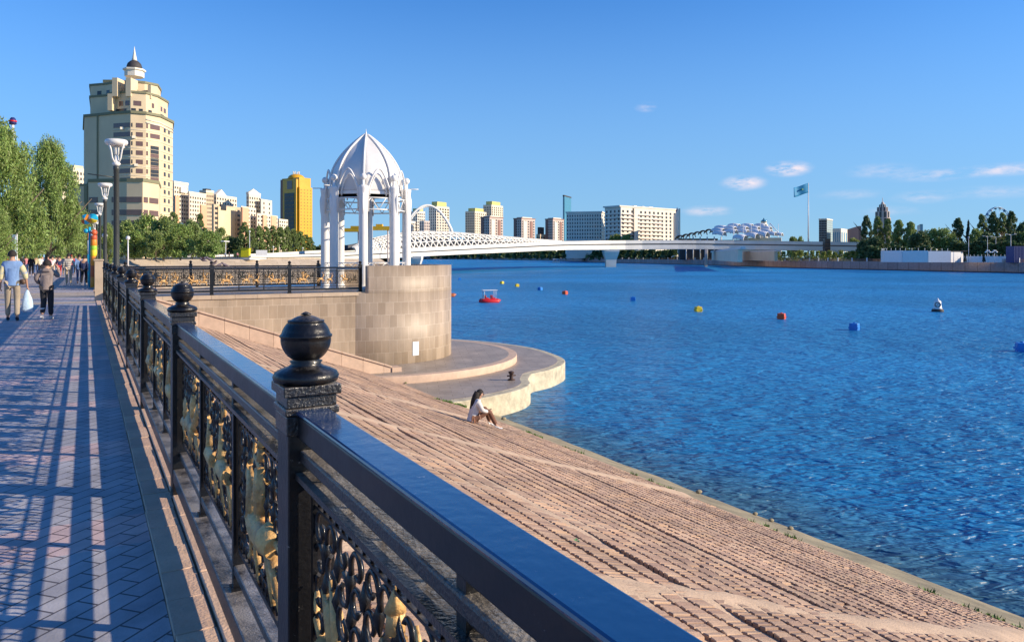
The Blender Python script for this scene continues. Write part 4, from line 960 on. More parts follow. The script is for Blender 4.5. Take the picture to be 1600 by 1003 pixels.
class Bld:
    def __init__(s,name,label,cat='building',group=None,base=(0,0,0)):
        s.t=empty(name,base,label,cat,group); s.base=Vector(base); s.cnt={}; s.extra={}
    def part(s,name,g,m,**k): return g.build(name,m,s.t,**k)
    def win(s,c,u,w,h,z,m=None,name='window',dep=.16):
        m=m or m_glass; key=(name,m.name); s.cnt[name]=s.cnt.get(name,0)+1
        if s.cnt[name]>96:
            g=s.extra.setdefault(key,(MB(),m))[0]; nn=(-u[1],u[0]); g.obox((c[0],c[1]),u,nn,w/2,dep/2,z-h/2,z+h/2); return
        o=bpy.data.objects.new(name,unitwin(m,name)); COL.objects.link(o); o.parent=s.t
        o.location=(c[0]-s.base.x,c[1]-s.base.y,z-s.base.z); o.rotation_euler=(0,0,math.atan2(u[1],u[0])); o.scale=(w,dep,h)
    def face(s,a,b,z0,z1,nc,nf,wf=.5,hf=.5,m=None,name='window',skip=None,e=.5):
        a=Vector(a[:2]);b=Vector(b[:2]);L_=(b-a).length;u=(b-a)/L_
        for j in range(nf):
            z=z0+(z1-z0)*(j+.5)/nf
            for i in range(nc):
                if skip and skip(i,j): continue
                c=a+u*L_*(i+.5)/nc; s.win(c,u,L_/nc*wf,(z1-z0)/nf*hf,z,m,name)
    def done(s):
        for (name,mn_),(g,m) in s.extra.items():
            o=g.build(name+'s' if name.endswith('w') else name,m,s.t); o['kind']='stuff'
        return s.t
def corner(px0,pm,px1,D,a,d2=None):
    """footprint with its nearest corner at photo column pm; a turns the left face away from the picture plane (degrees)"""
    A=R(a); r0=(pm-800)/FPX*D; C=rf(r0,D)
    dA=(-math.cos(A),math.sin(A)); dB=(math.sin(A),math.cos(A))
    def ln(d,px):
        u=px-800; return (u*D-FPX*r0)/(FPX*d[0]-u*d[1])
    LA=ln(dA,px0) if abs(px0-pm)>.5 else (d2 or 12); LB=ln(dB,px1) if abs(px1-pm)>.5 else (d2 or 12)
    if d2: 
        if abs(px0-pm)<=.5: LA=d2
    a3=Vector(rf(r0+dA[0]*LA,D+dA[1]*LA)); b3=Vector(rf(r0+dB[0]*LB,D+dB[1]*LB)); c3=Vector(rf(r0+dA[0]*LA+dB[0]*LB,D+dA[1]*LA+dB[1]*LB))
    return a3,C,b3,c3   # left end, near corner, right end, back
def zat(py,D): return CAMZ-(py-HY)/FPX*D
def simple(name,label,px0,pm,px1,ptop,D,a,wall,nl,nr,nf,base=.0,wf=.5,hf=.5,glass=None,group=None,cornice=None,slabs=None,cat='building',roof=None,zw0=None):
    l,c,r,b=corner(px0,pm,px1,D,a); z1=zat(ptop,D)
    B=Bld(name,label,cat,group,(c.x,c.y,base)); g=MB(); poly=[(v.x,v.y) for v in (l,c,r,b)]
    g.prism(poly,base,z1); B.part('wall',g,wall)
    z0w=base+2 if zw0 is None else zw0
    if nl: B.face(l,c,z0w,z1-(z1-base)*.03,nl,nf,wf,hf,glass)
    if nr: B.face(c,r,z0w,z1-(z1-base)*.03,nr,nf,wf,hf,glass)
    if cornice:
        ce=(l+c+r+b)/4; g=MB(); g.prism([(ce.x+(v.x-ce.x)*1.05,ce.y+(v.y-ce.y)*1.05) for v in (l,c,r,b)],z1-.2,z1+(z1-base)*.02+.3); B.part('cornice',g,cornice)
    if roof:
        ce=(l+c+r+b)/4; g=MB(); g.prism([(ce.x+(v.x-ce.x)*.72,ce.y+(v.y-ce.y)*.72) for v in (l,c,r,b)],z1,z1+(z1-base)*roof[1]); B.part('roof_storey',g,roof[0])
    if slabs:
        ce=(l+c+r+b)/4
        for j in range(1,nf):
            z=z0w+(z1-(z1-base)*.03-z0w)*j/nf; g=MB(); g.prism([(ce.x+(v.x-ce.x)*1.02,ce.y+(v.y-ce.y)*1.02) for v in (l,c,r,b)],z-.12,z+.12); B.part('floor_band',g,slabs)
    B.geo=(l,c,r,b,z1)
    return B
# ---- 1 the tall cream tower
D=250.0
def q(px,d=0): v=rf((px-800)/FPX*(D+d),D+d); return v
B=Bld('apartment_tower','tall cream apartment tower with stepped crown, dark dome and white spire','building',None,tuple(q(200)[:2])+(1.1,))
def z(py): return zat(py,D)
A0,A1,A2,A3,A4,A5,A6=q(132,5),q(153,3),q(177,0),q(204,-2),q(228,0),q(250,5),q(270,17)
back=[q(268,40),q(160,44),q(131,30)]
foot=[(p.x,p.y) for p in (A0,A1,A2,A3,A4,A5,A6)]+[(p.x,p.y) for p in back]
def scaled(poly,s_,dx=0):
    cx=sum(p[0] for p in poly)/len(poly); cy=sum(p[1] for p in poly)/len(poly)
    return [(cx+(x-cx)*s_,cy+(y-cy)*s_) for x,y in poly]
g=MB(); g.prism(foot,1.1,z(179)); B.part('wall',g,m_cream)
g=MB(); g.prism(scaled(foot,1.03),z(179),z(175)); B.part('cornice',g,m_olive)
# facade windows, 14 floors between y 197 and 345
fl=[197+14.2*k for k in range(11)]
for k,py in enumerate(fl):
    zz=z(py)
    def w2(p,q_,f0,f1,hh,m=m_glassb,name='window'):
        a=p.lerp(q_,f0); b=p.lerp(q_,f1); u=(b-a).normalized(); B.win((a+b)/2,u,(b-a).length,hh,zz,m,name)
    w2(A2,A3,.02,.98,1.5); w2(A3,A4,.36,.80,1.5)
    w2(A4,A5,-.02+.04,.14,1.5)
    if k<2: w2(A4,A5,.30,.98,1.5)
    w2(A5,A6,.28,.42,1.4,m_glass); w2(A5,A6,.62,.74,1.4,m_glass)
    for (p_,q2,f) in ((A3,A4,.05),): w2(p_,q2,f,f+.08,1.3,m_glass)
for py in fl:
    g=MB(); zz=z(py+7.2); g.tube([Vector((p.x,p.y,zz)) for p in (A2,A3,A4,A5,A6)],.16,4); B.part('floor_band',g,m_cream2)
for k,(f_,py) in enumerate(((.5,202),(.2,216),(.6,231),(.35,259),(.7,288),(.15,302))):
    p=(A3.lerp(A4,f_) if k%2 else A2.lerp(A3,f_))+Vector((0,-.5,0)); g=MB(); g.obox(p[:2],(1,0),(0,1),.55,.35,z(py)-.4,z(py)+.4); B.part('air_conditioner',g,m_wht)
g=MB()
a=A4.lerp(A5,.32); b=A4.lerp(A5,.90); u=(b-a).normalized(); c=(a+b)/2
for j in range(9):
    zz0=z(284)+(z(228)-z(284))*j/9; B.win(c,u,(b-a).length,(z(228)-z(284))/9*.9,zz0+1,m_glass if j%3 else m_glassb,'curtain_window',.25)
g=MB(); g.obox((A1.x,A1.y),(A2-A1),(-(A2-A1).y,(A2-A1).x),.25,.3,1.1,z(176)); B.part('corner_strip',g,m_olive)
# three white bands round the curved corner
for py in (187,192):
    g=MB(); pts=[A4,A5,A6]; g.tube([Vector((p.x,p.y,z(py+ (p-A4).length*.12))) for p in pts],.3,4); B.part('moulding',g,m_wht)
# tier 2
def sub(pxs,dds,py0,py1,m,name='upper_storey',cor=True,bd=30):
    pts=[q(a_,b_) for a_,b_ in zip(pxs,dds)]; f=[(p.x,p.y) for p in pts]+[(q(pxs[-1]-2,bd).x,q(pxs[-1]-2,bd).y),(q(pxs[0]+2,bd).x,q(pxs[0]+2,bd).y)]
    g=MB(); g.prism(f,z(py0),z(py1)); B.part(name,g,m)
    if cor:
        g=MB(); g.prism(scaled(f,1.03),z(py1)-.02,z(py1)+.7); B.part('cornice',g,m_olive)
    return pts
p2=sub((141,165,172,204,228,246,262),(9,7,4,1,3,8,18),175,144,m_cream)
for k,(py) in enumerate((172,160)):
    zz=z(py); 
    for (i,f0,f1) in ((3,.05,.35),(2,.3,.8),(3,.55,.8),(4,.2,.5),(5,.3,.6)) if k==0 else ((3,.2,.7),(2,.45,.65),(2,.75,.95),(4,.5,.7),(5,.3,.45),(5,.6,.8)):
        a=p2[i].lerp(p2[i+1],f0) if i<6 else p2[i]; b=p2[i].lerp(p2[i+1],f1); B.win((a+b)/2,(b-a).normalized(),(b-a).length,1.6,zz,m_glassb if k else m_glass)
p3=sub((141,166,176,204,226,246,251),(12,10,8,6,8,12,20),144,122,m_cream)
for i,f0,f1,py in ((0,.45,.7,137),(1,.05,.5,137),(2,.1,.35,131),(2,.75,.98,136),(3,.2,.4,138),(4,.1,.25,139),(4,.6,.75,141)):
    a=p3[i].lerp(p3[i+1],f0); b=p3[i].lerp(p3[i+1],f1); B.win((a+b)/2,(b-a).normalized(),(b-a).length,2.4,z(py),m_glass)
for a_,b_,py0,py1 in ((181,189,150,121),(202,210,150,121),(236,241,150,128),(174,181,172,146)):
    g=MB(); pa=q(a_,3 if a_!=236 else 7); pb=q(b_,3 if a_!=236 else 7); g.obox(((pa+pb)/2)[:2],(pb-pa)[:2],(-(pb-pa).y,(pb-pa).x),(pb-pa).length/2,2.4,z(py0),z(py1)); B.part('pier',g,m_cream)
sub((161,187),(12,12),122,115,m_cream,'plant_room',True,22)
sub((190,224),(13,13),122,117,m_cream,'plant_room',False,26)
c=q(210,18); DD=D+18
def zz2(py): return zat(py,DD)
g=MB(); g.lathe([(3.2,zz2(121)),(3.2,zz2(112)),(3.75,zz2(111.5)),(3.75,zz2(109)),(3.0,zz2(109))],(c.x,c.y,0),8,smooth=False); dr=B.part('drum',g,m_wht)
g=MB(); g.lathe([(2.5,zz2(109)),(2.55,zz2(105)),(2.2,zz2(100)),(1.4,zz2(96.5)),(.7,zz2(95))],(c.x,c.y,0),16); B.part('dome',g,m_dkroof)
g=MB(); g.lathe([(.95,zz2(95.5)),(.8,zz2(93)),(.4,zz2(84)),(.03,zz2(73))],(c.x,c.y,0),8); B.part('spire',g,m_wht)
# podium
Dp=232
def qp(px,d=0): return rf((px-800)/FPX*(Dp+d),Dp+d)
pts=[qp(138,2),qp(165,1),qp(198,0),qp(223,0),qp(248,8)]; f=[(p.x,p.y) for p in pts]+[(qp(252,30).x,qp(252,30).y),(qp(136,30).x,qp(136,30).y)]
g=MB(); g.prism(f,1.1,zat(284,Dp)); B.part('podium',g,m_cream)
g=MB(); g.prism(scaled(f,1.02),zat(284,Dp),zat(279,Dp)); B.part('cornice',g,m_olive)
f2=[(v.x,v.y) for v in (qp(106,4),qp(138,3),qp(138,30),qp(104,30))]; g=MB(); g.prism(f2,1.1,zat(289,Dp)); B.part('low_wing',g,m_cream); g=MB(); g.prism(scaled(f2,1.02),zat(289,Dp),zat(286,Dp)); B.part('cornice',g,m_olive)
for py in (312,332,349):
    for (i,f0,f1) in ((0,.05,.55),(1,.3,1.0),(2,.0,.95),(3,.05,.3),(3,.4,.95),):
        a=pts[i].lerp(pts[i+1],f0); b=pts[i].lerp(pts[i+1],f1); B.win((a+b)/2,(b-a).normalized(),(b-a).length,1.7,zat(py,Dp),m_glassb,'strip_window',.3)
g=MB(); a=qp(134,2.5); g.obox(a[:2],(1,0),(0,1),.5,.5,1.1,zat(289,Dp)); B.part('corner_strip',g,m_olive)
B.done()
# ---- 2 tops behind the tree
simple('apartment_block','small cream block top between the willow and the tall tower, left one',88,96,105,262,420,30,m_cream2,2,3,16,base=1,group=None).done()
simple('apartment_block','cream block just left of the tall tower, behind its low wing',106,114,134,262,410,20,m_cream2,2,4,16,base=1,roof=(m_cream,.03)).done()
# ---- 3 cream and peach row
G_='cream and peach apartment blocks in the row'
def ap(label,px0,pm,px1,top,D,a,wall,nl,nr,nf,**k): return simple('apartment_block',label,px0,pm,px1,top,D,a,wall,nl,nr,nf,base=1,group=G_,wf=k.pop('wf',.45),hf=k.pop('hf',.5),**k)
def bay(B,side,f0,f1,z0,z1,m,out=.5,name='bay'):
    l,c,r,b,zt=B.geo; a_,b_=(l,c) if side=='l' else (c,r); p=a_.lerp(b_,f0); q_=a_.lerp(b_,f1); u=(q_-p).normalized(); nn=Vector((u.y,-u.x,0))
    m_=(p+q_)/2; 
    if nn.dot(m_)>0: nn=-nn
    g=MB(); g.obox((m_+nn*(out/2-.1))[:2],u[:2],nn[:2],(q_-p).length/2,out/2+.1,z0,z1); B.part(name,g,m)
B=ap('cream and peach apartment block beside the tower foot, tallest of the row',262,272,294,286,400,12,m_cream2,2,6,16,cornice=m_cream2); bay(B,'r',.0,.28,1,zat(306,400),m_peach,.8); bay(B,'r',.35,.8,zat(300,400),zat(292,400),m_wht,1.2,'balcony'); B.done()
B=ap('stepped cream apartment block second from the tower',294,296,322,302,405,10,m_cream2,0,7,14,cornice=m_cream2); bay(B,'r',.62,.98,1,zat(318,405),m_peach,.8); B.done()
B=ap('tan fronted apartment block with dark attic, third from the tower',312,322,334,300,430,20,m_tan,3,4,15,cornice=m_cream2); g=MB(); l,c,r,b,zt=B.geo; ce=(l+c+r+b)/4; g.prism([(ce.x+(v.x-ce.x)*.6,ce.y+(v.y-ce.y)*.6) for v in (l,c,r,b)],zt,zt+2); B.part('attic',g,m_dkroof); B.done()
B=ap('cream apartment block with gabled roof peak',333,338,370,304,440,10,m_cream2,2,8,14)
l,c,r,b,zt=B.geo; g=MB(); m_=(c+r)/2; bk=(l+b)/2
g.add([(c.lerp(r,.0).x,c.lerp(r,.0).y,zt),(c.lerp(r,.5).x,c.lerp(r,.5).y,zt),(c.lerp(r,.25).x,c.lerp(r,.25).y,zt+3.4),(l.lerp(b,.0).x,l.lerp(b,.0).y,zt),(l.lerp(b,.5).x,l.lerp(b,.5).y,zt),(l.lerp(b,.25).x,l.lerp(b,.25).y,zt+3.4)],[(0,1,2),(3,5,4),(0,2,5,3),(1,4,5,2),(0,3,4,1)]); B.part('gable',g,m_wht); B.done()
B=ap('broad cream and tan apartment block standing in front of the row, dark box on roof',331,334,376,319,385,8,m_tan,0,6,10,wf=.55); bay(B,'r',.12,.75,1,zat(322,385),m_cream,.6)
l,c,r,b,zt=B.geo
B.face(c.lerp(r,.12)+Vector((.0,-.65,0)),c.lerp(r,.75)+Vector((0,-.65,0)),5,zt-3,5,9,.6,.45,m_glass); a=c.lerp(r,.22);bb=c.lerp(r,.42); B.win(((a+bb)/2)+Vector((0,-.5,0)),(bb-a).normalized(),(bb-a).length,3,zt-1.2,m_glass,'roof_box',.8); B.done()
B=ap('cream apartment block with wide peach bay beside the broad tan one',376,377,400,322,400,6,m_cream2,0,5,12); bay(B,'r',.0,.42,1,zat(324,400),m_peach,.7); B.done()
B=ap('cream apartment block with dark recesses and pointed roof',385,389,407,303,445,18,m_cream2,2,5,14,cornice=m_wht); l,c,r,b,zt=B.geo; ce=(l+c+r+b)/4; g=MB(); g.add([(v.x,v.y,zt+.8) for v in (l,c,r,b)]+[(ce.x,ce.y,zt+3.5)],[(0,1,4),(1,2,4),(2,3,4),(3,0,4)]); B.part('pointed_roof',g,m_cream2); B.done()
B=ap('plain pale cream apartment block with almost blank wall right of the pointed roof',406,408,425,311,450,8,m_cream2,0,2,12,wf=.2); B.done()
B=ap('lower cream block with peach corner bay near the end of the row',400,402,423,333,410,8,m_cream2,0,5,10); bay(B,'r',.35,.62,1,zat(335,410),m_peach,.7); B.done()
B=ap('cream block with peach bay second from the right end of the row',418,420,434,336,425,8,m_cream2,0,4,10); bay(B,'r',.15,.75,1,zat(337,425),m_peach,.7); B.done()
B=ap('lowest cream block at the right end of the row',433,436,450,342,440,10,m_cream2,2,4,10); B.done()
# ---- 4 amber tower
D=600
l,c,r,b=corner(438,468,488,D,35); base=1
B=Bld('office_tower','bright amber office tower with tall dark glass front and crowned dome','building',None,(c.x,c.y,base))
def zt(py): return zat(py,D)
LA=(l-c);LBv=(r-c)
g=MB(); g.prism([(v.x,v.y) for v in (l,c,r,b)],base,zt(292)); B.part('wall',g,m_gold2)
ce=(l+c+r+b)/4
def shr(s1): return [(ce.x+(v.x-ce.x)*s1,ce.y+(v.y-ce.y)*s1) for v in (l,c,r,b)]
g=MB(); g.prism(shr(.90),zt(292),zt(277)); B.part('upper_storey',g,m_gold2)
n_=Vector(((c-l).y,-(c-l).x,0)).normalized(); n_=n_ if n_.dot(ce)<0 else -n_
# projecting frame on the left (front) face
p=l.lerp(c,.22); q_=l.lerp(c,.92); u=(q_-p).normalized(); m_=(p+q_)/2
g=MB(); g.obox((m_+n_*.5)[:2],u[:2],n_[:2],(q_-p).length/2,1.2,base,zt(280)); B.part('front_frame',g,m_gold2)
p=l.lerp(c,.32); q_=l.lerp(c,.82); m_=(p+q_)/2
for j in range(16):
    z0=base+(zt(301)-base)*j/16; z1=base+(zt(301)-base)*(j+1)/16
    B.win((m_+n_*1.8),u,(q_-p).length,(z1-z0)*.93,(z0+z1)/2,m_glass,'curtain_window',.4)
p=l.lerp(c,.46); q_=l.lerp(c,.72); m_=(p+q_)/2; B.win((m_+n_*1.8),u,(q_-p).length,zt(282)-zt(295),(zt(282)+zt(295))/2,m_glassb,'curtain_window',.4)
B.face(c,r,base+10,zt(294),4,18,.18,.3,m_glass); B.win(l.lerp(c,.08),u,(c-l).length*.12,zt(280)-zt(300)+30,zt(318),m_brick,'side_glazing',.5)
g=MB(); c2=rf((459-800)/FPX*D,D+8)
g.lathe([(6.8,zt(278)),(6.8,zt(276)),(5.8,zt(273)),(3.8,zt(270.8)),(1.5,zt(269.8)),(0,zt(269.6))],(ce.x,ce.y,0),16); B.part('dome',g,m_gold2)
for k in range(6):
    g=MB(); a=k*1.05; g.tube([(ce.x+2.2*math.cos(a),ce.y+2.2*math.sin(a),zt(271)),(ce.x+2.6*math.cos(a),ce.y+2.6*math.sin(a),zt(265.5))],.35,5); B.part('crown_spike',g,m_wht)
B.done()
# ---- 5 towers right of the pavilion
S=simple
def stripes(B,px,side):pass
S('residential_tower','cream residential tower with yellow roof behind the arch, nearer the lattice bridge',642,652,664,330,2200,30,m_wht,3,4,16,wf=.6,hf=.6,roof=(m_yroof,.06)).done()
S('residential_tower','cream residential tower with yellow roof right above the white arch',670,682,702,322,2300,30,m_cream2,4,5,18,wf=.6,hf=.6,roof=(m_yroof,.09)).done()
S('residential_tower','grey round cornered block inside the white arch, left of the cream tower',655,663,672,345,2150,35,m_grey,3,3,12,wf=.6,hf=.5).done()
S('residential_block','low white balconied block seen through the arch beside the pavilion',636,640,652,345,2150,12,m_wht,2,5,10,wf=.6,hf=.5).done()
S('residential_tower','cream tower with yellow roof, lower of the pair left of the river bend',727,742,760,330,2400,28,m_cream2,5,6,18,wf=.45,hf=.7,roof=(m_yroof,.07)).done()
S('residential_tower','cream tower with yellow roof, taller of the pair left of the river bend',755,768,786,320,2500,28,m_cream2,5,6,22,wf=.45,hf=.7,roof=(m_yroof,.07)).done()
def brown(label,px0,pm,px1,top,D):
    B=S('residential_block',label,px0,pm,px1,top,D,40,m_grey,4,5,14,wf=.5,hf=.5,roof=(m_wht,.05),cornice=m_brick,group='pinkish residential blocks with brown cornices')
    bay(B,'l',.05,.35,1,B.geo[4]-1,m_brick,1.2); bay(B,'r',.1,.35,1,B.geo[4]-6,m_wht,2.0); bay(B,'r',.62,.8,1,B.geo[4]-6,m_brick,1.4); B.done()
brown('pinkish brown block in front of the pair of cream towers',751,765,786,340,2100)
brown('pinkish brown block standing alone in the middle of the skyline',802.5,815,836,342,2000)
brown('pinkish brown block just left of the blue glass tower',852,864,881,343,1900)
S('small_house','tiny dark domed house between two pinkish brown blocks',838,844,852,366,1900,30,m_tan,2,2,3,roof=(m_dkroof,.3)).done()
B=S('glass_tower','slim blue glass tower rising behind the skyline',879.5,882,892.5,307,2600,20,m_blueg,0,1,20,wf=.9,hf=.9,glass=m_blueg,cornice=m_dkroof); B.done()
# long white building
B=S('hotel_wing','long white building wing in shade, attached left of the big white block',885,940,946,332,950,14,m_wht,14,2,7,wf=.42,hf=.55,cornice=m_wht,zw0=zat(374,950)); B.done()
B=S('hotel_building','big white seven storey building with balconies and wide cornice',945,970,1057,323,900,50,m_wht,0,0,7,cornice=m_wht)
l,c,r,b,zt_=B.geo
zb=zat(377,900)
B.face(l,c,zb,zt_-3,4,8,.4,.6,m_glass)
B.face(c,r,zb,zt_-3,13,8,.42,.6,m_glass,skip=lambda i,j:i in(3,))
g=MB(); ce=(l+c+r+b)/4; zm=zat(340,900); g.prism([(ce.x+(v.x-ce.x)*1.03,ce.y+(v.y-ce.y)*1.03) for v in (l,c,r,b)],zm-.3,zm+.5); B.part('cornice',g,m_wht)
for j in range(1,8):
    z_=zb+(zt_-3-zb)*j/8-1.6
    for f0,f1,sd_ in ((.02,.2,'r'),(.30,.52,'r'),(.55,.72,'r'),(.2,.8,'l')):
        bay(B,sd_,f0,f1,z_,z_+.9,m_grey,1.6,'balcony')
for k in range(7):
    p=ce+Vector(((k-3)*8,(k-3)*2-2,0)); g=MB(); g.obox(p[:2],(1,.2),(-.2,1),2+k%3,1.5,zt_,zt_+1.8+(k%2)*1.4); B.part('roof_plant',g,m_wht)
bay(B,'r',.20,.225,zb-10,zt_-1,m_dkroof,.3,'shaft_recess')
B.done()
B=S('hotel_wing','narrow lower right wing of the big white building with corner turret',1052,1054,1063,338,915,10,m_wht,0,2,6,wf=.4,hf=.5,zw0=zat(374,915)); l,c,r,b,zt_=B.geo
g=MB(); p=(c+r)/2; g.lathe([(1.6,zt_),(1.6,zt_+2),(0.1,zt_+6)],(p.x,p.y,0),8); B.part('turret',g,m_navy); B.done()
# navy tent roof
c=P(905,372,1130); t=empty('park_pavilion',(c.x,c.y,LZ),'dark navy pyramid roofed pavilion in front of the white wing','pavilion')
g=MB(); hw=16
g.add([(c.x-hw,c.y-hw,zat(377,1130)),(c.x+hw,c.y-hw,zat(377,1130)),(c.x+hw,c.y+hw,zat(377,1130)),(c.x-hw,c.y+hw,zat(377,1130)),(c.x,c.y,zat(367,1130))],[(0,1,4),(1,2,4),(2,3,4),(3,0,4),(3,2,1,0)]); g.build('roof',m_navy,t)
g=MB(); g.box((c.x-hw+1,c.y-hw+1,LZ),(c.x+hw-1,c.y+hw-1,zat(377,1130)-.02)); g.build('wall',m_wht,t)
# right hand cluster
B=S('glass_office','grey green glass slab tower right of the flag',1279.5,1292,1301,343,900,35,m_blueg if False else bmat('grey_green_cladding',(.22,.27,.28)),0,0,1,cornice=m_wht)
l,c,r,b,zt_=B.geo; B.face(l,c,1,zt_-1,3,16,.92,.75,m_glass); B.face(c,r,1,zt_-1,3,16,.8,.7,bmat('pale_glazing',(.30,.42,.45))); B.done()
S('office_block','low white office block with vertical glass strips right of the glass slab',1301,1314,1324,357,880,35,m_wht,4,3,1,wf=.55,hf=.8,glass=m_blueg).done()
S('office_block','low brown office block with horizontal glass bands beside the poplars',1324,1328,1346,358.5,860,18,m_brick,1,1,6,wf=.9,hf=.4,glass=m_blueg).done()
D=1300; c=rf((1379-800)/FPX*D,D)
B=Bld('spired_highrise','stepped grey high-rise with thin spire behind the poplars','building',None,(c.x,c.y,LZ))
def zz(py): return zat(py,D)
for (w_px,p0,p1,m) in ((24,402,341,m_grey),(21,341,331,m_grey),(16,331,324,m_grey),(10,324,320,m_wht)):
    g=MB(); hw=w_px/2/FPX*D; g.lathe([(hw,LZ if p0==402 else zz(p0)),(hw,zz(p1))],(c.x,c.y,0),10,smooth=False); B.part('stepped_storey',g,m)
    for k in range(10):
        a=k*2*math.pi/10+.3
        if math.cos(a-math.atan2(-c.y,-c.x))<0: continue
        h0=max(zz(p0),zz(360)); 
        B.win((c.x+hw*.97*math.cos(a),c.y+hw*.97*math.sin(a)),(-math.sin(a),math.cos(a)),hw*.28,(zz(p1)-h0)*.9,(zz(p1)+h0)/2,m_glass,'window_strip',.5)
g=MB(); g.lathe([(3.5,zz(320)),(2.2,zz(317)),(.5,zz(315)),(.3,zz(309))],(c.x,c.y,0),8); B.part('spire',g,m_grey); B.done()
S('office_block','small pale blue block peeping out right of the poplars',1433,1437,1442,353,900,25,m_blueg,2,2,6,glass=m_wht,wf=.4).done()
S('office_block','tiny white block next to the pale blue one above the round trees',1441,1443,1448,362,880,25,m_wht,2,2,4).done()
# ---- ferris wheel
D=620; c=P(1559,352,D); rr=28/FPX*D
t=empty('ferris_wheel',(c.x,c.y,LZ),'blue ferris wheel rising behind the tall trees at right','ferris wheel'); m_blue=mat('blue_steel_paint',(.05,.22,.42),rough=.4)
u=rf(1,.35).normalized()
def wp(a,r_,off=0): n_=Vector((-u.y,u.x,0)); return c+u*(r_*math.cos(a))+Vector((0,0,r_*math.sin(a)))+n_*off
for off in (-.8,.8):
    g=MB(); g.tube([wp(2*math.pi*k/36,rr,off) for k in range(37)],.32,5,False); g.build('rim',m_blue,t)
g=MB()
for k in range(18): a=2*math.pi*k/18; g.tube([wp(a,0),wp(a,rr)],.12,4)
g.build('spokes',m_blue,t)
for k in range(18):
    a=2*math.pi*k/18; p=wp(a,rr+.4); g=MB(); g.lathe([(.3,-2.2),(1.0,-1.9),(1.05,-.8),(1.1,-.3),(.3,0)],(p.x,p.y,p.z),8); g.build('cabin',[m_wp,m_blue][k%2],t)
for s_ in (-1,1):
    g=MB(); e=c+u*9*s_; g.tube([c,Vector((e.x,e.y,LZ))],.5,6); g.build('leg',m_wp,t)
# ---- flag
D=900; p=P(1263,376,D); m_flag=mat('turquoise_flag_cloth',(.0,.24,.48),rough=.7,var=.1,scale=.1)
t=empty('flagpole',(p.x,p.y,LZ),'very tall white flagpole carrying a large turquoise flag','flagpole')
g=MB(); g.tube([(p.x,p.y,LZ),(p.x,p.y,zat(286,D))],[1.0,.45],10); g.build('pole',m_wp,t); 
u=rf(-1,-.25).normalized(); vs=[];fs=[]
for i in range(15):
    for j in range(7):
        a=i/14; b_=j/6; r_=Vector((p.x,p.y,0))+u*(a*20.5)+Vector((-u.y,u.x,0))*(1.1*math.sin(a*7+b_)*a**.5)
        vs.append((r_.x,r_.y,zat(287,D)-b_*11.5-a*5.2+ .6*math.sin(a*5+1)))
for i in range(14):
    for j in range(6): fs.append((i*7+j,i*7+j+1,i*7+j+8,i*7+j+7))
g=MB(); g.add(vs,fs,True); fo=g.build('flag',m_flag,t); sm=fo.modifiers.new('thick','SOLIDIFY'); sm.thickness=.06
m_yel=mat('yellow_emblem',(.25,.42,.12),rough=.6)
cx=u*9; g=MB(); q0=Vector((p.x,p.y,0))+cx+Vector((0,0,zat(287,D)-7.3))
nn=Vector((-u.y,u.x,0)); nn=nn if nn.dot(q0)<0 else -nn
pts=[q0+nn*2.0+u*(0.8*math.cos(k*math.pi/8))+Vector((0,0,0.8*math.sin(k*math.pi/8))) for k in range(16)]
g.add([tuple(x) for x in pts]+[tuple(x-nn*2.6) for x in pts],[tuple(range(16)),tuple(range(16,32))]+[(k,(k+1)%16,16+(k+1)%16,16+k) for k in range(16)]); g.build('emblem',m_yel,fo)
# ---- scalloped white shell stage and its dark neighbour
D=560
m_shell=mat('white_shell_membrane',(.74,.74,.76),rough=.45,var=.08,scale=.2); m_shelld=mat('dark_shell_roof',(.07,.06,.06),rough=.5,var=.3,scale=.2)
def shell(parent,cx_,cy_,zb_,rad,dirr,m,length):
    """one scallop: a half barrel vault running back along dirr"""
    s_=Vector((-dirr.y,dirr.x,0)); vs=[];fs=[];na=9;nl=6
    for j in range(nl+1):
        f=j/nl; o_=Vector((cx_,cy_,zb_))+dirr*length*f+Vector((0,0,1.2*math.sin(f*2.2)*rad*.35))
        r_=rad*(1-.35*f)
        for i in range(na+1):
            a=math.pi*i/na; vs.append(tuple(o_+s_*(r_*math.cos(a))+Vector((0,0,r_*.95*math.sin(a)))))
    for j in range(nl):
        for i in range(na): k=j*(na+1)+i; fs.append((k,k+1,k+na+2,k+na+1))
    g=MB(); g.add(vs,fs,True); o=g.build('shell_vault',m,parent); sm=o.modifiers.new('thick','SOLIDIFY'); sm.thickness=.35; sm.offset=0
    g=MB(); g.tube(vs[:na+1],.32,5); g.build('arch_rim',m_shell if m is m_shell else m_shelld,parent)
c=P(1190,378,D); t=empty('shell_canopy',(c.x,c.y,LZ),'white canopy of repeated scalloped shell vaults and arches above the bridge deck','canopy')
bk=rf(-.75,.66).normalized()
for (px,py,rd) in ((1165,377,9.5),(1183,373.5,9),(1199,371,8.5),(1212,369,6.5),(1222,369,5)):
    p=P(px,py,D); shell(t,p.x,p.y,p.z,rd/FPX*D,bk,m_shell,9)
for row,(n_,py,x0_,x1_,dd) in enumerate(((5,366,1132,1205,14),(5,361,1130,1204,28),(4,357,1134,1196,42))):
    for k in range(n_):
        px=x0_+(x1_-x0_)*k/(n_-1); p=P(px,py+ (3 if k==0 else 0),D+dd); shell(t,p.x,p.y,p.z,7.5/FPX*D,bk,m_shell,9)
for px in (1146,1161,1174,1188,1203,1216):
    p=P(px,350,D+10); g=MB(); g.tube([(p.x,p.y,LZ),(p.x,p.y,p.z)],.2,6); g.build('mast',m_wp,t)
g=MB(); a=P(1203,349,D+6); b_=P(1220,368,D); g.tube([a,b_],.35,6); g.build('cable',m_wp,t)
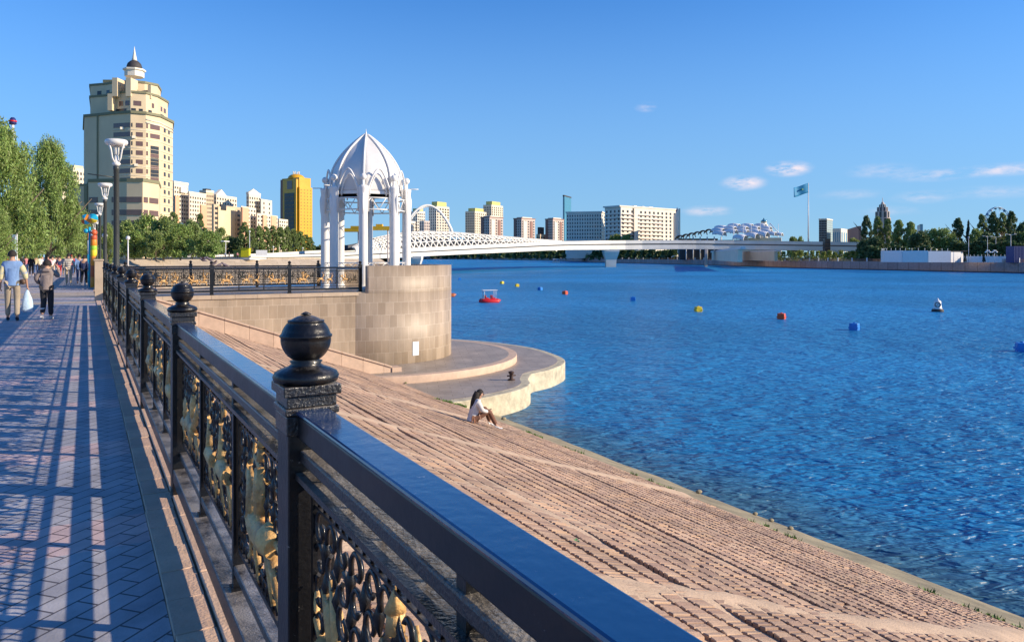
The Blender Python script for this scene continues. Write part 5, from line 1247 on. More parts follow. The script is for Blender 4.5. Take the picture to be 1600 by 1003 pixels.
a=P(1160,378,D+12); b_=P(1221,378,D+2); g=MB(); u=(b_-a); g.obox(((a+b_)/2)[:2],u[:2],(-u.y,u.x),u.length/2,4,LZ,zat(371.5,D)); g.build('base_wall',m_cream2,t)
a=P(1118,379,D+30); b_=P(1160,379,D+20); g=MB(); u=(b_-a); g.obox(((a+b_)/2)[:2],u[:2],(-u.y,u.x),u.length/2,3,LZ,zat(374,D)); g.build('shaded_hall',m_dkroof,t)
c=P(1090,378,D+40); t=empty('dark_canopy',(c.x,c.y,LZ),'dark canopy of stepped scalloped roofs left of the white shells','canopy')
for k in range(9):
    px=1062+9*k; py=375-1.9*k if k<6 else 365
    p=P(px,py,D+44); shell(t,p.x,p.y,p.z,7.5/FPX*D,rf(.3,.95).normalized(),m_shelld,14)
for k in range(6):
    p=P(1072+11*k,376,D+46); q_=P(1072+11*k,370,D+46); g=MB(); g.tube([(p.x,p.y,LZ),(p.x,p.y,q_.z)],.5,6); g.build('column',m_wp,t)
a=P(1061,380,D+50); b_=P(1120,380,D+50); g=MB(); u=(b_-a); g.obox(((a+b_)/2)[:2],u[:2],(-u.y,u.x),u.length/2,3,LZ,zat(373,D+50)); g.build('back_hall',m_dkroof,t)
# domed tower behind the shells
D=900; c=P(1193.5,350,D); t=empty('domed_tower',(c.x,c.y,LZ),'small domed tower with finial peeping above the white shells','tower')
g=MB(); g.lathe([(5,LZ),(5,zat(351,D)),(3.4,zat(350,D)),(3.4,zat(347,D))],(c.x,c.y,0),12,smooth=False); g.build('shaft',m_wht,t)
g=MB(); g.lathe([(3.7,zat(347,D)),(3.5,zat(345.5,D)),(2,zat(343.6,D)),(.6,zat(343,D)),(1.0,zat(342,D)),(0.05,zat(340.5,D))],(c.x,c.y,0),12); g.build('dome',m_blueg,t)
# ---- white curved wall and container on the right bank
D=300
t=empty('pool_enclosure',tuple(P(1440,409,D)[:2])+(LZ,),'long curved white panel wall with row of thin white posts on top, right bank','wall')
pw=[P(px,400,DD) for px,DD in ((1377,322),(1382,316),(1410,306),(1450,300),(1485,300),(1504,304))]
for i in range(5):
    a,b_=pw[i],pw[i+1]; u=b_-a; u.z=0; g=MB(); zt_=zat(391.5+ (0,0,.3,1.2,2.4,3)[i],305); g.obox(((a+b_)/2)[:2],u[:2],(-u.y,u.x),u.length/2-.02,.2,LZ,zt_); g.build('panel',m_wp if i!=4 else m_pavd,t)
    for k in range(4):
        if i<4:
            p=a.lerp(b_,(k+.5)/4); g=MB(); g.tube([(p.x,p.y,zt_),(p.x,p.y,zt_+1.0)],.09,5); g.build('post',m_wp,t)
a,b_=P(1450,392,306),P(1504,393.5,306); g=MB(); u=b_-a; g.obox(((a+b_)/2)[:2],(u.x,u.y),(-u.y,u.x),u.length/2,3,zat(393.4,306),zat(391.8,306)); g.build('flat_roof',m_dkroof,t)
t=empty('low_fence',tuple(P(1540,405,290)[:2])+(LZ,),'low grey white slatted fence between the white wall and the blue container','fence')
a,b_=P(1505,400,303),P(1576,403,288); g=MB(); u=b_-a; g.obox(((a+b_)/2)[:2],u[:2],(-u.y,u.x),u.length/2,.12,LZ,zat(400.5,295)); g.build('panel',m_wp,t)
for k in range(13):
    p=a.lerp(b_,k/12); g=MB(); g.tube([(p.x,p.y,LZ),(p.x,p.y,zat(398,295))],.08,5); g.build('post',m_wp,t)
c=P(1594,400,285); g=MB(); u=rf(1,.1); g.obox(c[:2],u[:2],(-u.y,u.x),4.2,2,LZ,zat(385,285))
for k in range(14): 
    q_=c+u.normalized()*(-4+.6*k); g.obox((q_.x,q_.y),u[:2],(-u.y,u.x),.12,2.06,LZ+.2,zat(385.6,285))
tag(g.build('container',mat('deep_blue_paint',(.02,.04,.16),rough=.5),origin=(c.x,c.y,LZ)),'dark blue container at the right edge of the far bank','container')
# right bank lamps
def lamp(px,ptop,pbase,D,kind,label,name='street_lamp',group='street lamps on the far right bank',b=LZ):
    c=rf((px-800)/FPX*D,D); t=empty(name,(c.x,c.y,b),label,'street lamp',group); zt_=zat(ptop,D)
    g=MB(); g.tube([(c.x,c.y,b),(c.x,c.y,zt_)],[.14,.07] ,6); g.build('pole',m_wp,t)
    u=rf(1,0)
    if kind=='arm':
        for s_ in (-1,1):
            g=MB(); e=c+u*s_*1.7; g.tube([(c.x,c.y,zt_-.3),(e.x,e.y,zt_)],.06,5); g.obox((e.x,e.y),u[:2],(-u.y,u.x),.4,.15,zt_-.04,zt_+.12); g.build('arm',m_wp,t)
    elif kind=='globes':
        for s_ in (-1,-.35,.35,1):
            e=c+u*s_*.85; g=MB(); g.ball((e.x,e.y,zt_+(.5 if abs(s_)<.5 else 0)),.34,8); g.build('globe',m_wp,t)
    else:
        g=MB(); g.ball((c.x,c.y,zt_),.3,8); g.build('globe',m_wp,t)
lamp(1579.5,366,408,286,'arm','tallest twin armed street lamp right of the low white fence')
lamp(1543,369,403,310,'arm','street lamp standing behind the low white fence, mid height arms')
lamp(1513.5,371,405,300,'globe','slender lamp at the junction of the white wall and the low fence')
lamp(1543.5,394,407,284,'globes','low lamp with cluster of white globes, left of the pair')
lamp(1554,394,407,283,'globes','low lamp with cluster of white globes, right of the pair')
lamp(1556,370,403,330,'arm','street lamp half hidden in dark trees right of centre of the park')
# ================================================================ BRIDGES
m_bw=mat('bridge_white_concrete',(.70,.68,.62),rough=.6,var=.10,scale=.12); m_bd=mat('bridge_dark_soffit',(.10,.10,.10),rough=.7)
keys=[(392,399.5,406,168),(450,398.5,407.5,185),(520,396,407,206),(600,391,404,232),(660,388,401,258),(720,385,398,295),(800,381,394.5,345),(880,377.5,391,400),(954,376,390.5,455),(1060,375.5,389.5,470),(1180,376.5,390.5,470),(1344,378.5,393,455)]
t0_=P(800,390,345); t=empty('river_bridge',(t0_.x,t0_.y,WZ),'long white road bridge with perforated lattice screen and tapered piers crossing the river','bridge')
top=[P(a,b,d) for a,b,c,d in keys]; bot=[P(a,c,d) for a,b,c,d in keys]
top=catmull(top,4); bot=catmull(bot,4)
def ribbon(t0,t1,name,m,out,wid):
    """solid beam between two heights (fractions of the deck depth), out = offset toward the viewer, wid = width away"""
    vs=[];fs=[];nn=len(top)
    for i in range(nn):
        d=(top[min(i+1,nn-1)]-top[max(i-1,0)]); d.z=0; d.normalize(); nrm=Vector((d.y,-d.x,0))
        if nrm.dot(-top[i])<0: nrm=-nrm
        za=top[i].z+(bot[i].z-top[i].z)*t0; zb=top[i].z+(bot[i].z-top[i].z)*t1
        a=top[i]+nrm*out; b=top[i]+nrm*(out-wid)
        vs+=[(a.x,a.y,za),(a.x,a.y,zb),(b.x,b.y,zb),(b.x,b.y,za)]
    for i in range(nn-1):
        k=4*i
        for e in range(4): fs.append((k+e,k+(e+1)%4,k+4+(e+1)%4,k+4+e))
    fs.append((0,1,2,3)); fs.append((4*nn-1,4*nn-2,4*nn-3,4*nn-4))
    g=MB(); g.add(vs,fs); return g.build(name,m,t)
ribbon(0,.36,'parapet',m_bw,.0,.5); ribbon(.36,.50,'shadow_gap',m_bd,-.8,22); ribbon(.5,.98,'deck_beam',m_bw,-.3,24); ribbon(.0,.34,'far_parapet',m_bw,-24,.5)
for px,D,w0,w1,lab in ((954,457,12.5,7.5,0),(1103,470,3.5,3.2,1),(1226,470,3,3,1),(1338,460,1.5,1.5,1),(647,252,13,8,2)):
    g=MB(); zt_=zat(390 if px!=647 else 400.5,D); zb_=WZ-.5; c=rf((px-800)/FPX*(D+2),D+2); hw=w0/FPX*D; hb=w1/FPX*D
    if lab==1: hw/=2; hb/=2; 
    g2=MB(); u=Vector((CT,-ST,0)); n_=Vector((ST,CT,0)); vs=[]
    prof=[(0,1),(.12,.98),(.3,.85),(.55,.66),(1,.60)] if lab!=1 else [(0,1),(1,1)]
    for f,wf_ in prof:
        zz_=zt_+(zb_-zt_)*f; ww=hw*wf_ if lab!=1 else hw
        for sx_,sy_ in ((-1,-1),(1,-1),(1,1),(-1,1)):
            pp=c+u*ww*sx_+n_*(ww if lab!=1 else 1.2)*sy_; vs.append((pp.x,pp.y,zz_))
    fs=[(4*i+e,4*i+(e+1)%4,4*i+4+(e+1)%4,4*i+4+e) for i in range(len(prof)-1) for e in range(4)]
    g2.add(vs,fs); 
    if px not in (1226,): g2.build('pier',m_bw if lab!=1 else m_grey,t)
# lattice screen
ltop=[(556,386.5,218),(580,378,226),(610,370.5,238),(650,364,254),(700,362,282),(750,365,312),(800,370,345),(850,374.5,378),(880,377,400)]
lt=catmull([P(a,b,d) for a,b,d in ltop],6)
def deckz(px):
    for i in range(len(keys)-1):
        if keys[i][0]<=px<=keys[i+1][0]:
            f=(px-keys[i][0])/(keys[i+1][0]-keys[i][0]); return tuple(keys[i][k]+(keys[i+1][k]-keys[i][k])*f for k in range(4))
N_=88; rows=4
grid=[]
def lts(f):
    x=f*(len(lt)-1); i=min(int(x),len(lt)-2); return lt[i].lerp(lt[i+1],x-i)
def topx(p):
    v=Vector((p.x,p.y)); r_=v.x*CT-v.y*ST; f_=v.x*ST+v.y*CT; return 800+FPX*r_/f_, f_
for i in range(N_+1):
    p=lts(i/N_); px,dd=topx(p); k=deckz(px); zb_=zat(k[1],k[3]); col=[]
    d=(lts(min(1,i/N_+.01))-lts(max(0,i/N_-.01))); d.z=0; d.normalize(); nrm=Vector((-d.y,d.x,0)); nrm=nrm if nrm.dot(p)>0 else -nrm
    q0=rf((px-800)/FPX*k[3],k[3])
    for j in range(rows+1):
        f=j/rows; hgt=(p.z-zb_); z_=zb_+hgt*math.sin(f*math.pi/2*1.0) ; off=hgt*.9*(1-math.cos(f*math.pi/2))
        pp=Vector((q0.x,q0.y,0))+nrm*off; col.append(Vector((pp.x,pp.y,z_)))
    grid.append(col)
g=MB()
def node(i,j):
    i=max(0,min(2*(N_//2),i)); return grid[min(i,N_)][j]
nb=0
for j in range(rows):
    for i in range(0,N_,2):
        ofs_=(j%2)
        a=node(i+ofs_,j); b=node(i+2+ofs_,j); c_=node(i+1+ofs_,j+1); d2=node(i-1+ofs_,j+1)
        if (grid[min(i,N_)][rows].z-grid[min(i,N_)][0].z)<.6: continue
        r_=.33
        g.tube([a,b],r_,3,False); g.tube([a,c_],r_,3,False); g.tube([a,d2],r_,3,False)
g.build('lattice_screen',m_bw,t)
g=MB(); g.tube([grid[i][rows] for i in range(0,N_+1,3)],.3,5); g.build('lattice_edge',m_bw,t)
g=MB(); vs=[];fs=[]
for i in range(0,N_+1,3):
    p=grid[i][rows]; p2=grid[i][0]; dd_=grid[min(i+1,N_)][0]-grid[max(i-1,0)][0]; d=Vector((-dd_.y,dd_.x,0)).normalized()
    vs+=[tuple(p2+d*11),tuple(p2+d*11+Vector((0,0,max(.1,(p.z-p2.z)*.55))))]
for i in range(len(vs)//2-1): fs.append((2*i,2*i+1,2*i+3,2*i+2))
g.add(vs,fs,True); o=g.build('shade_screen',bmat('painted_shade_grey',(.07,.075,.085)),t); o.modifiers.new('thick','SOLIDIFY').thickness=.2  # dark sheet painting the inner shade seen through the lattice holes
# left ramp end: pale wall block
g=MB(); a=P(395,404,170); b_=P(500,404,200); u=b_-a; g.obox(((a+b_)/2+rf(0,6))[:2],u[:2],(-u.y,u.x),u.length/2,1.5,-2,zat(403,178)); g.build('abutment_wall',m_bank,t)
# stair tower of the bridge
D=448; c=P(1291.5,388,D); g=MB(); t2=empty('stair_tower',(c.x,c.y,LZ),'dark glazed stair tower standing against the white bridge','stair tower')
g.obox(c[:2],(CT,-ST),(ST,CT),1.6,1.6,LZ,zat(373.5,D)); g.build('shaft',m_glass,t2)
for k in range(6):
    g=MB(); zz_=LZ+(zat(373.5,D)-LZ)*(k+.5)/6; g.obox(c[:2],(CT,-ST),(ST,CT),1.7,1.7,zz_-.15,zz_+.15); g.build('landing_band',m_dkroof,t2)
# arch bridge in the distance
D=900; c=P(668,366,D); t=empty('arch_bridge',(c.x,c.y,0),'distant white arch bridge with hangers behind the lattice screen','bridge')
def ap_(f,off=0): # arch param
    x=-36+73*f; y_=max(0,math.sin(math.pi*f))**.75; p=rf((668+x-800)/FPX*D,D+40*(f-.5)+off); return Vector((p.x,p.y,zat(366,D)+y_*(zat(321,D)-zat(366,D))))
for off in (0,14):
    g=MB(); g.tube([ap_(k/24,off) for k in range(25)],1.35,6); g.build('arch',m_bw,t)
for k in range(2,23):
    a=ap_(k/24); g=MB(); g.tube([a,(a.x,a.y,zat(368,D))],.18,4); g.build('hanger',m_wp,t)
g=MB(); a,b_=ap_(-.02),ap_(1.02); u=b_-a; u.z=0; g.obox((((a+b_)/2)[:2]),u[:2],(-u.y,u.x),u.length/2+10,8,zat(370,D),zat(367,D)); g.build('deck',m_bw,t)
# yellow water-slide gantry seen through the pavilion
D=230; m_ygan=mat('yellow_crane_paint',(.75,.42,.01),rough=.45,var=.1,scale=.5)
c=P(575,357,D); t=empty('gantry_crane',(c.x,c.y,1.1),'yellow overhead gantry on thin legs seen between the pavilion columns','crane')
for (x0_,x1_,y0_,y1_,nm) in ((538,563,362.5,357,'beam'),(549,566,358,353.5,'trolley'),(578,610,360,354,'beam'),(588,598,354,350.5,'cab'),(563,580,360,356.5,'beam')):
    a=P(x0_,y0_,D);b_=P(x1_,y0_,D); g=MB(); u=b_-a; g.obox(((a+b_)/2)[:2],u[:2],(-u.y,u.x),u.length/2,1.2 if nm!='cab' else .9,zat(y0_,D),zat(y1_,D)); g.build(nm,m_ygan,t)
for px in (560,606): 
    a=P(px,360,D); g=MB(); g.tube([(a.x,a.y,-4),(a.x,a.y,a.z)],.22,6); g.build('leg',m_grey,t)
# ================================================================ BOAT, BUOYS
m_red=mat('red_hull_plastic',(.62,.02,.025),rough=.35,var=.1,scale=2); 
def pedal(px,py,label,s=1.0,rz=.3,colr=None,name='pedal_boat'):
    p=G(px,py,WZ); t=empty(name,(p.x,p.y,WZ),label,'boat'); u=Vector((CT,-ST,0)); v=Vector((ST,CT,0))
    cm=colr or m_red
    def W(a,b,z): q_=p+(u*math.cos(rz)+v*math.sin(rz))*a*s+(v*math.cos(rz)-u*math.sin(rz))*b*s; return (q_.x,q_.y,WZ+z*s)
    for sd_ in (-1,1):
        g=MB(); g.tube([W(-1.35,.55*sd_,.12),W(-1.2,.55*sd_,.16),W(0,.55*sd_,.16),W(1.0,.55*sd_,.18),W(1.4,.5*sd_,.34)],[.12*s,.32*s,.34*s,.30*s,.08*s],10); g.build('float',cm,t)
    g=MB(); g.obox(W(0,0,0)[:2],(Vector(W(1,0,0))-Vector(W(0,0,0)))[:2],(Vector(W(0,1,0))-Vector(W(0,0,0)))[:2],1.15*s,.62*s,WZ+.30*s,WZ+.52*s); g.build('hull',cm,t,bevel=.05)
    for a_ in (-.45,.45):
        for b_ in (-.3,.3):
            g=MB(); c_=W(a_,b_,0); dx=(Vector(W(1,0,0))-Vector(W(0,0,0)))[:2]; dy=(Vector(W(0,1,0))-Vector(W(0,0,0)))[:2]
            g.obox(c_[:2],dx,dy,.2*s,.22*s,WZ+.52*s,WZ+.66*s); c2=W(a_-.2,b_,0); g.obox(c2[:2],dx,dy,.05*s,.22*s,WZ+.66*s,WZ+1.0*s); g.build('seat',cm,t,bevel=.03)
    if name=='pedal_boat' and colr is None:
        for a_ in (-.85,.75):
            for b_ in (-.5,.5): 
                g=MB(); g.tube([W(a_,b_,.5),W(a_,b_,1.62)],.03*s,6); g.build('awning_post',m_wp,t)
        g=MB(); c_=W(-.05,0,0); g.obox(c_[:2],(Vector(W(1,0,0))-Vector(W(0,0,0)))[:2],(Vector(W(0,1,0))-Vector(W(0,0,0)))[:2],1.02*s,.62*s,WZ+1.62*s,WZ+1.70*s); g.build('awning',m_wp,t,bevel=.02)
pedal(765,472.5,'red pedal boat with a thin white awning afloat near the bastion',.98)
m_or=mat('orange_hull_plastic',(.45,.12,.04),rough=.4)
pedal(698,463.5,'orange brown boat bow poking out from behind the stone bastion',1.0,rz=0,colr=m_or,name='rowing_boat')
bc={'blue':mat('blue_buoy_plastic',(.02,.22,.62),rough=.4),'yellow':mat('yellow_buoy_plastic',(.75,.55,.03),rough=.4),'red':mat('red_buoy_plastic',(.72,.10,.03),rough=.4)}
bu=[(718,437.5,'blue','tiny light blue cube buoy farthest away, right next to the bastion edge'),(784.4,443.5,'yellow','pale yellow cube buoy farther of the two behind the red boat'),(808,448,'yellow','yellow cube buoy nearer of the two behind the red boat'),
    (844,453.5,'blue','small blue cube buoy between the yellow pair and the red one'),(882.8,460,'red','small red cube buoy farther from the camera'),(989,470,'blue','blue cube buoy left of the middle yellow one'),(1091,487,'yellow','yellow cube buoy in the middle of the river, nearest yellow'),
    (1221,498.5,'red','orange red cube buoy nearer the camera, between yellow and blue'),(1335,515.5,'blue','blue cube buoy right of the near orange red one'),(1597,549,'blue','blue cube buoy cut off by the right edge, nearest of all')]
for i,(px,py,cn,lab) in enumerate(bu):
    p=G(px,py,WZ); t=empty('buoy',(p.x,p.y,WZ),lab,'buoy','coloured cube buoys in a line'); a=random.Random(i).uniform(0,1.5)
    g=MB(); ux=(math.cos(a),math.sin(a)); uy=(-ux[1],ux[0]); g.obox((p.x,p.y),ux,uy,.34,.34,WZ-.2,WZ+.56); g.build('float',bc[cn],t,bevel=.07)
    g=MB(); g.lathe([(.10,.56),(.12,.60),(.05,.64),(0,.64)],(p.x,p.y,WZ),8); 
    for k in range(4): 
        b_=a+.785+k*1.571; g.obox((p.x+.45*math.cos(b_),p.y+.45*math.sin(b_)),(math.cos(b_),math.sin(b_)),(-math.sin(b_),math.cos(b_)),.07,.05,WZ+.14,WZ+.26)
    g.build('lug',bc[cn],t)
p=G(1465,487,WZ); t=empty('marker_buoy',(p.x,p.y,WZ),'white marker buoy with round no entry sign on a pillar','buoy')
g=MB(); g.lathe([(.45,-.2),(.60,-.05),(.62,.18),(.50,.30),(.2,.34)],(p.x,p.y,WZ),20); g.build('float',m_dkroof,t)
g=MB(); g.lathe([(.50,.302),(.42,.42),(.36,.9),(.34,1.15),(.14,1.28),(.10,1.45),(.02,1.5)],(p.x,p.y,WZ),16); g.build('pillar',m_wp,t)
dv=(-Vector((p.x,p.y,0))).normalized(); sd_=Vector((-dv.y,dv.x,0))
for r0,off,m_,nm in ((.34,.385,m_wp,'sign_plate'),(.29,.40,m_dkroof,'sign_ring'),(.20,.412,m_wp,'sign_face')):
    g=MB(); c_=p+dv*off+Vector((0,0,WZ-p.z+.78)); c_.z=WZ+.78
    pts=[c_+sd_*(r0*math.cos(k*math.pi/10))+Vector((0,0,r0*math.sin(k*math.pi/10))) for k in range(20)]
    g.add([tuple(x) for x in pts]+[tuple(x-dv*.012) for x in pts],[tuple(range(20)),tuple(range(39,19,-1))]+[(k,(k+1)%20,20+(k+1)%20,20+k) for k in range(20)]); g.build(nm,m_,t)
g=MB(); c_=p+dv*.42; g.tube([(c_.x-sd_.x*.15,c_.y-sd_.y*.15,WZ+.66),(c_.x+sd_.x*.15,c_.y+sd_.y*.15,WZ+.9)],.025,5); g.build('sign_bar',m_dkroof,t)
# houseboat by the far bank
D=820; c=P(869,405,D); t=empty('houseboat',(c.x,c.y,WZ),'small white houseboat moored at the far bank under the bridge','boat')
g=MB(); g.obox(c[:2],(CT,-ST),(ST,CT),4.2,2,WZ-.3,WZ+1.0); g.build('hull',m_wht,t)
g=MB(); g.obox(c[:2],(CT,-ST),(ST,CT),3.4,1.6,WZ+1.0,WZ+4.2); g.build('cabin',m_pavd,t)
for k in range(4):
    q_=c+Vector((CT,-ST,0))*(-2.4+1.6*k)-Vector((ST,CT,0))*1.62; g=MB(); g.obox(q_[:2],(CT,-ST),(ST,CT),.5,.05,WZ+1.8,WZ+3.4); g.build('window',m_glass,t)
# tents and low buildings under the bridge deck
for k,(px,py,D,w_,h_,lab) in enumerate(((1040,398,690,26,6.5,'large white tent roof with peaks below the bridge, left one'),(1062,397,650,22,5.5,'white tent roof with peaks below the bridge, next to the pier'))):
    c=P(px,py,D); t=empty('tent',(c.x,c.y,LZ),lab,'tent','white tents on the far bank')
    u=Vector((CT,-ST,0));n_=Vector((ST,CT,0)); hw=w_/2/FPX*D*1.3
    for s_ in (-.5,.5):
        cc=c+u*hw*s_; g=MB(); zb_=LZ+2.2
        vs=[cc-u*hw*.5-n_*4,cc+u*hw*.5-n_*4,cc+u*hw*.5+n_*4,cc-u*hw*.5+n_*4]
        mid=[(vs[i]+vs[(i+1)%4])/2 for i in range(4)]; ring=[]
        for i in range(4): ring+=[(vs[i].x,vs[i].y,zb_),(mid[i].x,mid[i].y,zb_+.5)]
        inner=[(cc.x+(x-cc.x)*.35,cc.y+(y-cc.y)*.35,zb_+h_*.42) for x,y,z_ in ring]
        g.add(ring+inner+[(cc.x,cc.y,zb_+h_)],[(i,(i+1)%8,8+(i+1)%8,8+i) for i in range(8)]+[(8+i,8+(i+1)%8,16) for i in range(8)],True); o=g.build('canopy',m_wht,t); o.modifiers.new('thick','SOLIDIFY').thickness=.1
    for s_ in (-1,0,1):
        q_=c+u*hw*s_-n_*3.9; g=MB(); g.tube([(q_.x,q_.y,LZ),(q_.x,q_.y,LZ+2.4)],.12,5); g.build('pole',m_wp,t)
B=S('cafe_building','low cream riverside building under the bridge deck, right of the dark pier',1112,1116,1160,394.5,520,12,m_cream2,0,6,1,base=LZ,wf=.4,hf=.5,zw0=LZ); g=MB(); l,c,r,b,zt_=B.geo; ce=(l+c+r+b)/4; g.prism([(ce.x+(v.x-ce.x)*1.12,ce.y+(v.y-ce.y)*1.12) for v in (l,c,r,b)],zt_,zt_+1.0); B.part('roof',g,m_pavd); B.done()
B=S('cafe_building','low building with wide grey roof under the right part of the deck',1160,1164,1215,395,500,8,m_tan,0,8,1,base=LZ,wf=.6,hf=.6,zw0=LZ); g=MB(); l,c,r,b,zt_=B.geo; ce=(l+c+r+b)/4; g.prism([(ce.x+(v.x-ce.x)*1.1,ce.y+(v.y-ce.y)*1.1) for v in (l,c,r,b)],zt_,zt_+.8); B.part('roof',g,m_grey); B.done()
g=MB(); a=P(1060,404,600); b_=P(1300,404,452); 
# ---------------------------------------------------------------- street furniture near
m_bp=mat('lamp_post_dark_green',(.045,.05,.045),rough=.4,var=.2); m_lw=mat('lamp_white_enamel',(.78,.76,.70),rough=.35,var=.06)
def plamp(y,label,H=4.42,x=.66):
    t=empty('street_lamp',(x,y,0),label,'street lamp','promenade lamp posts with white bowl heads')
    g=MB(); g.lathe([(.12,0),(.12,.5),(.085,.6),(.07,.9),(.062,H-.72),(.075,H-.7),(.075,H-.62),(.03,H-.6)],(x,y,0),16); g.build('pole',m_bp,t)
    g=MB(); g.lathe([(.05,H-.62),(.10,H-.56),(.06,H-.50),(.045,H-.36),(.02,H-.34)],(x,y,0),14); h_=g.build('lamp_base',m_lw,t)
    for k in range(4):
        a=.78+k*math.pi/2; g=MB(); g.tube([(x+.05*math.cos(a),y+.05*math.sin(a),H-.55),(x+.13*math.cos(a),y+.13*math.sin(a),H-.42),(x+.17*math.cos(a),y+.17*math.sin(a),H-.22),(x+.235*math.cos(a),y+.235*math.sin(a),H-.06)],.019,6); g.build('bracket',m_lw,t)
    g=MB(); g.lathe([(.05,H-.1),(.16,H-.12),(.235,H-.09),(.26,H-.04),(.255,H+.01),(.23,H+.035),(.02,H+.05)],(x,y,0),24); g.build('bowl',m_lw,t)
    g=MB(); g.lathe([(.03,H-.36),(.06,H-.32),(.065,H-.14),(.03,H-.11)],(x,y,0),12); g.build('glass_shade',mat('frosted_lamp_glass',(.7,.68,.6),rough=.3),t)
    if y<25:
        g=MB(); g.tube([(x,y,H-.9),(x-.62,y+.0,H-.84)],.014,6); g.build('flag_arm',m_bp,t)
Y6=2.143+PITCH*6
plamp(Y6,'nearest tall promenade lamp with white bowl head, in front of the cream tower')
plamp(Y6+4*PITCH,'second promenade lamp, beside the near one and the coloured ball')
plamp(Y6+8*PITCH,'third promenade lamp seen just left of the second one'); plamp(Y6+12*PITCH,'fourth promenade lamp, small behind the others')
plamp(Y6+16*PITCH,'fifth and farthest promenade lamp in the line along the railing')
# orange totem and ball of the amusement stand
px,py=146,450; p=G(146.5,449,0)
t=empty('amusement_totem',(p.x,p.y,0),'orange totem pole ringed with yellow and green bands beside the railing','totem')
m_o=mat('orange_gloss',(.80,.26,.02),rough=.35); m_y=mat('yellow_gloss',(.80,.60,.03),rough=.35); m_g=mat('lime_gloss',(.35,.62,.04),rough=.35); m_cy=mat('cyan_gloss',(.02,.42,.62),rough=.35); m_r=mat('brick_red_gloss',(.55,.10,.03),rough=.4)
hh=(449-368)/FPX*38.6
for k,(a,b_,m_) in enumerate(((0,.2,m_o),(.2,.42,m_r),(.42,.60,m_o),(.60,.72,m_y),(.72,.80,m_g),(.80,.92,m_o),(.92,1,m_r))):
    g=MB(); g.lathe([(.15,hh*a),(.155,hh*a+.02),(.155,hh*b_-.02),(.15,hh*b_)],(p.x,p.y,0),16); g.build('ring',m_,t)
g=MB(); g.ball((p.x,p.y,hh+.14),.17,10); g.build('cap_ball',m_r,t)
p2=G(140,449,0); t=empty('balloon_stand',(p2.x,p2.y,0),'multicoloured orange and cyan ball and fan sculpture on a thin pole','sculpture')
g=MB(); g.tube([(p2.x,p2.y,0),(p2.x,p2.y,3.1)],.05,8); g.build('pole',m_cy,t)
u=Vector((CT,-ST,0)); cc=P(138.5,343,38.6)
g=MB(); c0=cc-u*.13
segs=[m_o,m_cy,m_y,m_r,m_cy,m_o]
def wedge(c_,r_,a0,a1,m_,nm,dep=.18):
    g=MB(); pts=[(0,0)]+[(r_*math.cos(a0+(a1-a0)*k/6),r_*math.sin(a0+(a1-a0)*k/6)) for k in range(7)]; n_=Vector((ST,CT,0)); vs=[]
    for s_ in (-1,1):
        for k,(x,z_) in enumerate(pts): 
            dd=dep*(1 if k==0 else .25); q_=c_+u*x+n_*dd*s_; vs.append((q_.x,q_.y,c_.z+z_))
    g.add(vs,[(0,k,k+1) for k in range(1,7)]+[(8,8+k+1,8+k) for k in range(1,7)]+[(k,8+k,8+k+1,k+1) for k in range(1,7)]+[(0,8,9,1),(7,15,8,0)]); g.build(nm,m_,t)
for k in range(6): wedge(c0,.26,.3+k*1.047,.3+(k+1)*1.047,segs[k],'fan_blade')
c1=cc+u*.22+Vector((0,0,.05))
for k in range(5): wedge(c1,.24,.9+k*1.2566,.9+(k+1)*1.2566,[m_cy,m_wp,m_o,m_y,m_cy][k],'fan_blade')
g=MB(); q_=P(135,361,38.6); g.ball(tuple(q_),.13,10); g.build('small_ball',m_cy,t)
for k in range(5): 
    g=MB(); q_=P(144+.5*math.sin(k*2),362+2.2*k,38.5); g.ball(tuple(q_),.07,8); g.build('bead',[m_wp,m_o,m_wp,m_cy,m_wp][k],t)
p3=G(138.5,445,0); t=empty('slim_banner',(p3.x,p3.y,0),'slim blue and orange striped post beside the orange totem','post')
g=MB(); g.tube([(p3.x,p3.y,0),(p3.x,p3.y,1.7)],.07,8); g.build('lower_pole',m_cy,t); g=MB(); g.tube([(p3.x,p3.y,1.701),(p3.x,p3.y,2.5)],.06,8); g.build('upper_pole',m_wp,t); g=MB(); g.tube([(p3.x,p3.y,2.501),(p3.x,p3.y,2.9)],.06,8); g.build('tip',m_o,t)
# beacon pole above the willow
D=60; c=P(20,190,D); t=empty('beacon_mast',(c.x,c.y,0),'slim white mast with dark blue and red head above the willow','mast')
g=MB(); g.tube([(c.x,c.y,0),(c.x,c.y,zat(195,D))],[.12,.1],8); g.build('pole',m_wp,t)
g=MB(); g.lathe([(.12,zat(195.5,D)),(.27,zat(194,D)),(.24,zat(190,D)),(.2,zat(186,D)),(.12,zat(184,D))],(c.x,c.y,0),12); g.build('head',mat('navy_gloss',(.03,.03,.14),rough=.3),t)
g=MB(); g.lathe([(.25,zat(191,D)),(.29,zat(190.5,D)),(.29,zat(188.8,D)),(.22,zat(188.5,D))],(c.x,c.y,0),12); g.build('band',m_red,t)
p=G(21.5,448,0); D=((p.x*ST+p.y*CT)); g=MB(); t=empty('banner_pole',(p.x,p.y,0),'pale blue and white vertical banner in front of the willows at far left','banner')
g.obox((p.x,p.y),(CT,-ST),(ST,CT),.10,.03,1.1,zat(367,D)); g.build('banner',mat('pale_blue_cloth',(.45,.62,.75),rough=.6),t); g=MB(); g.tube([(p.x+.14,p.y,0),(p.x+.14,p.y,zat(365,D))],.03,6); g.build('pole',m_wp,t)
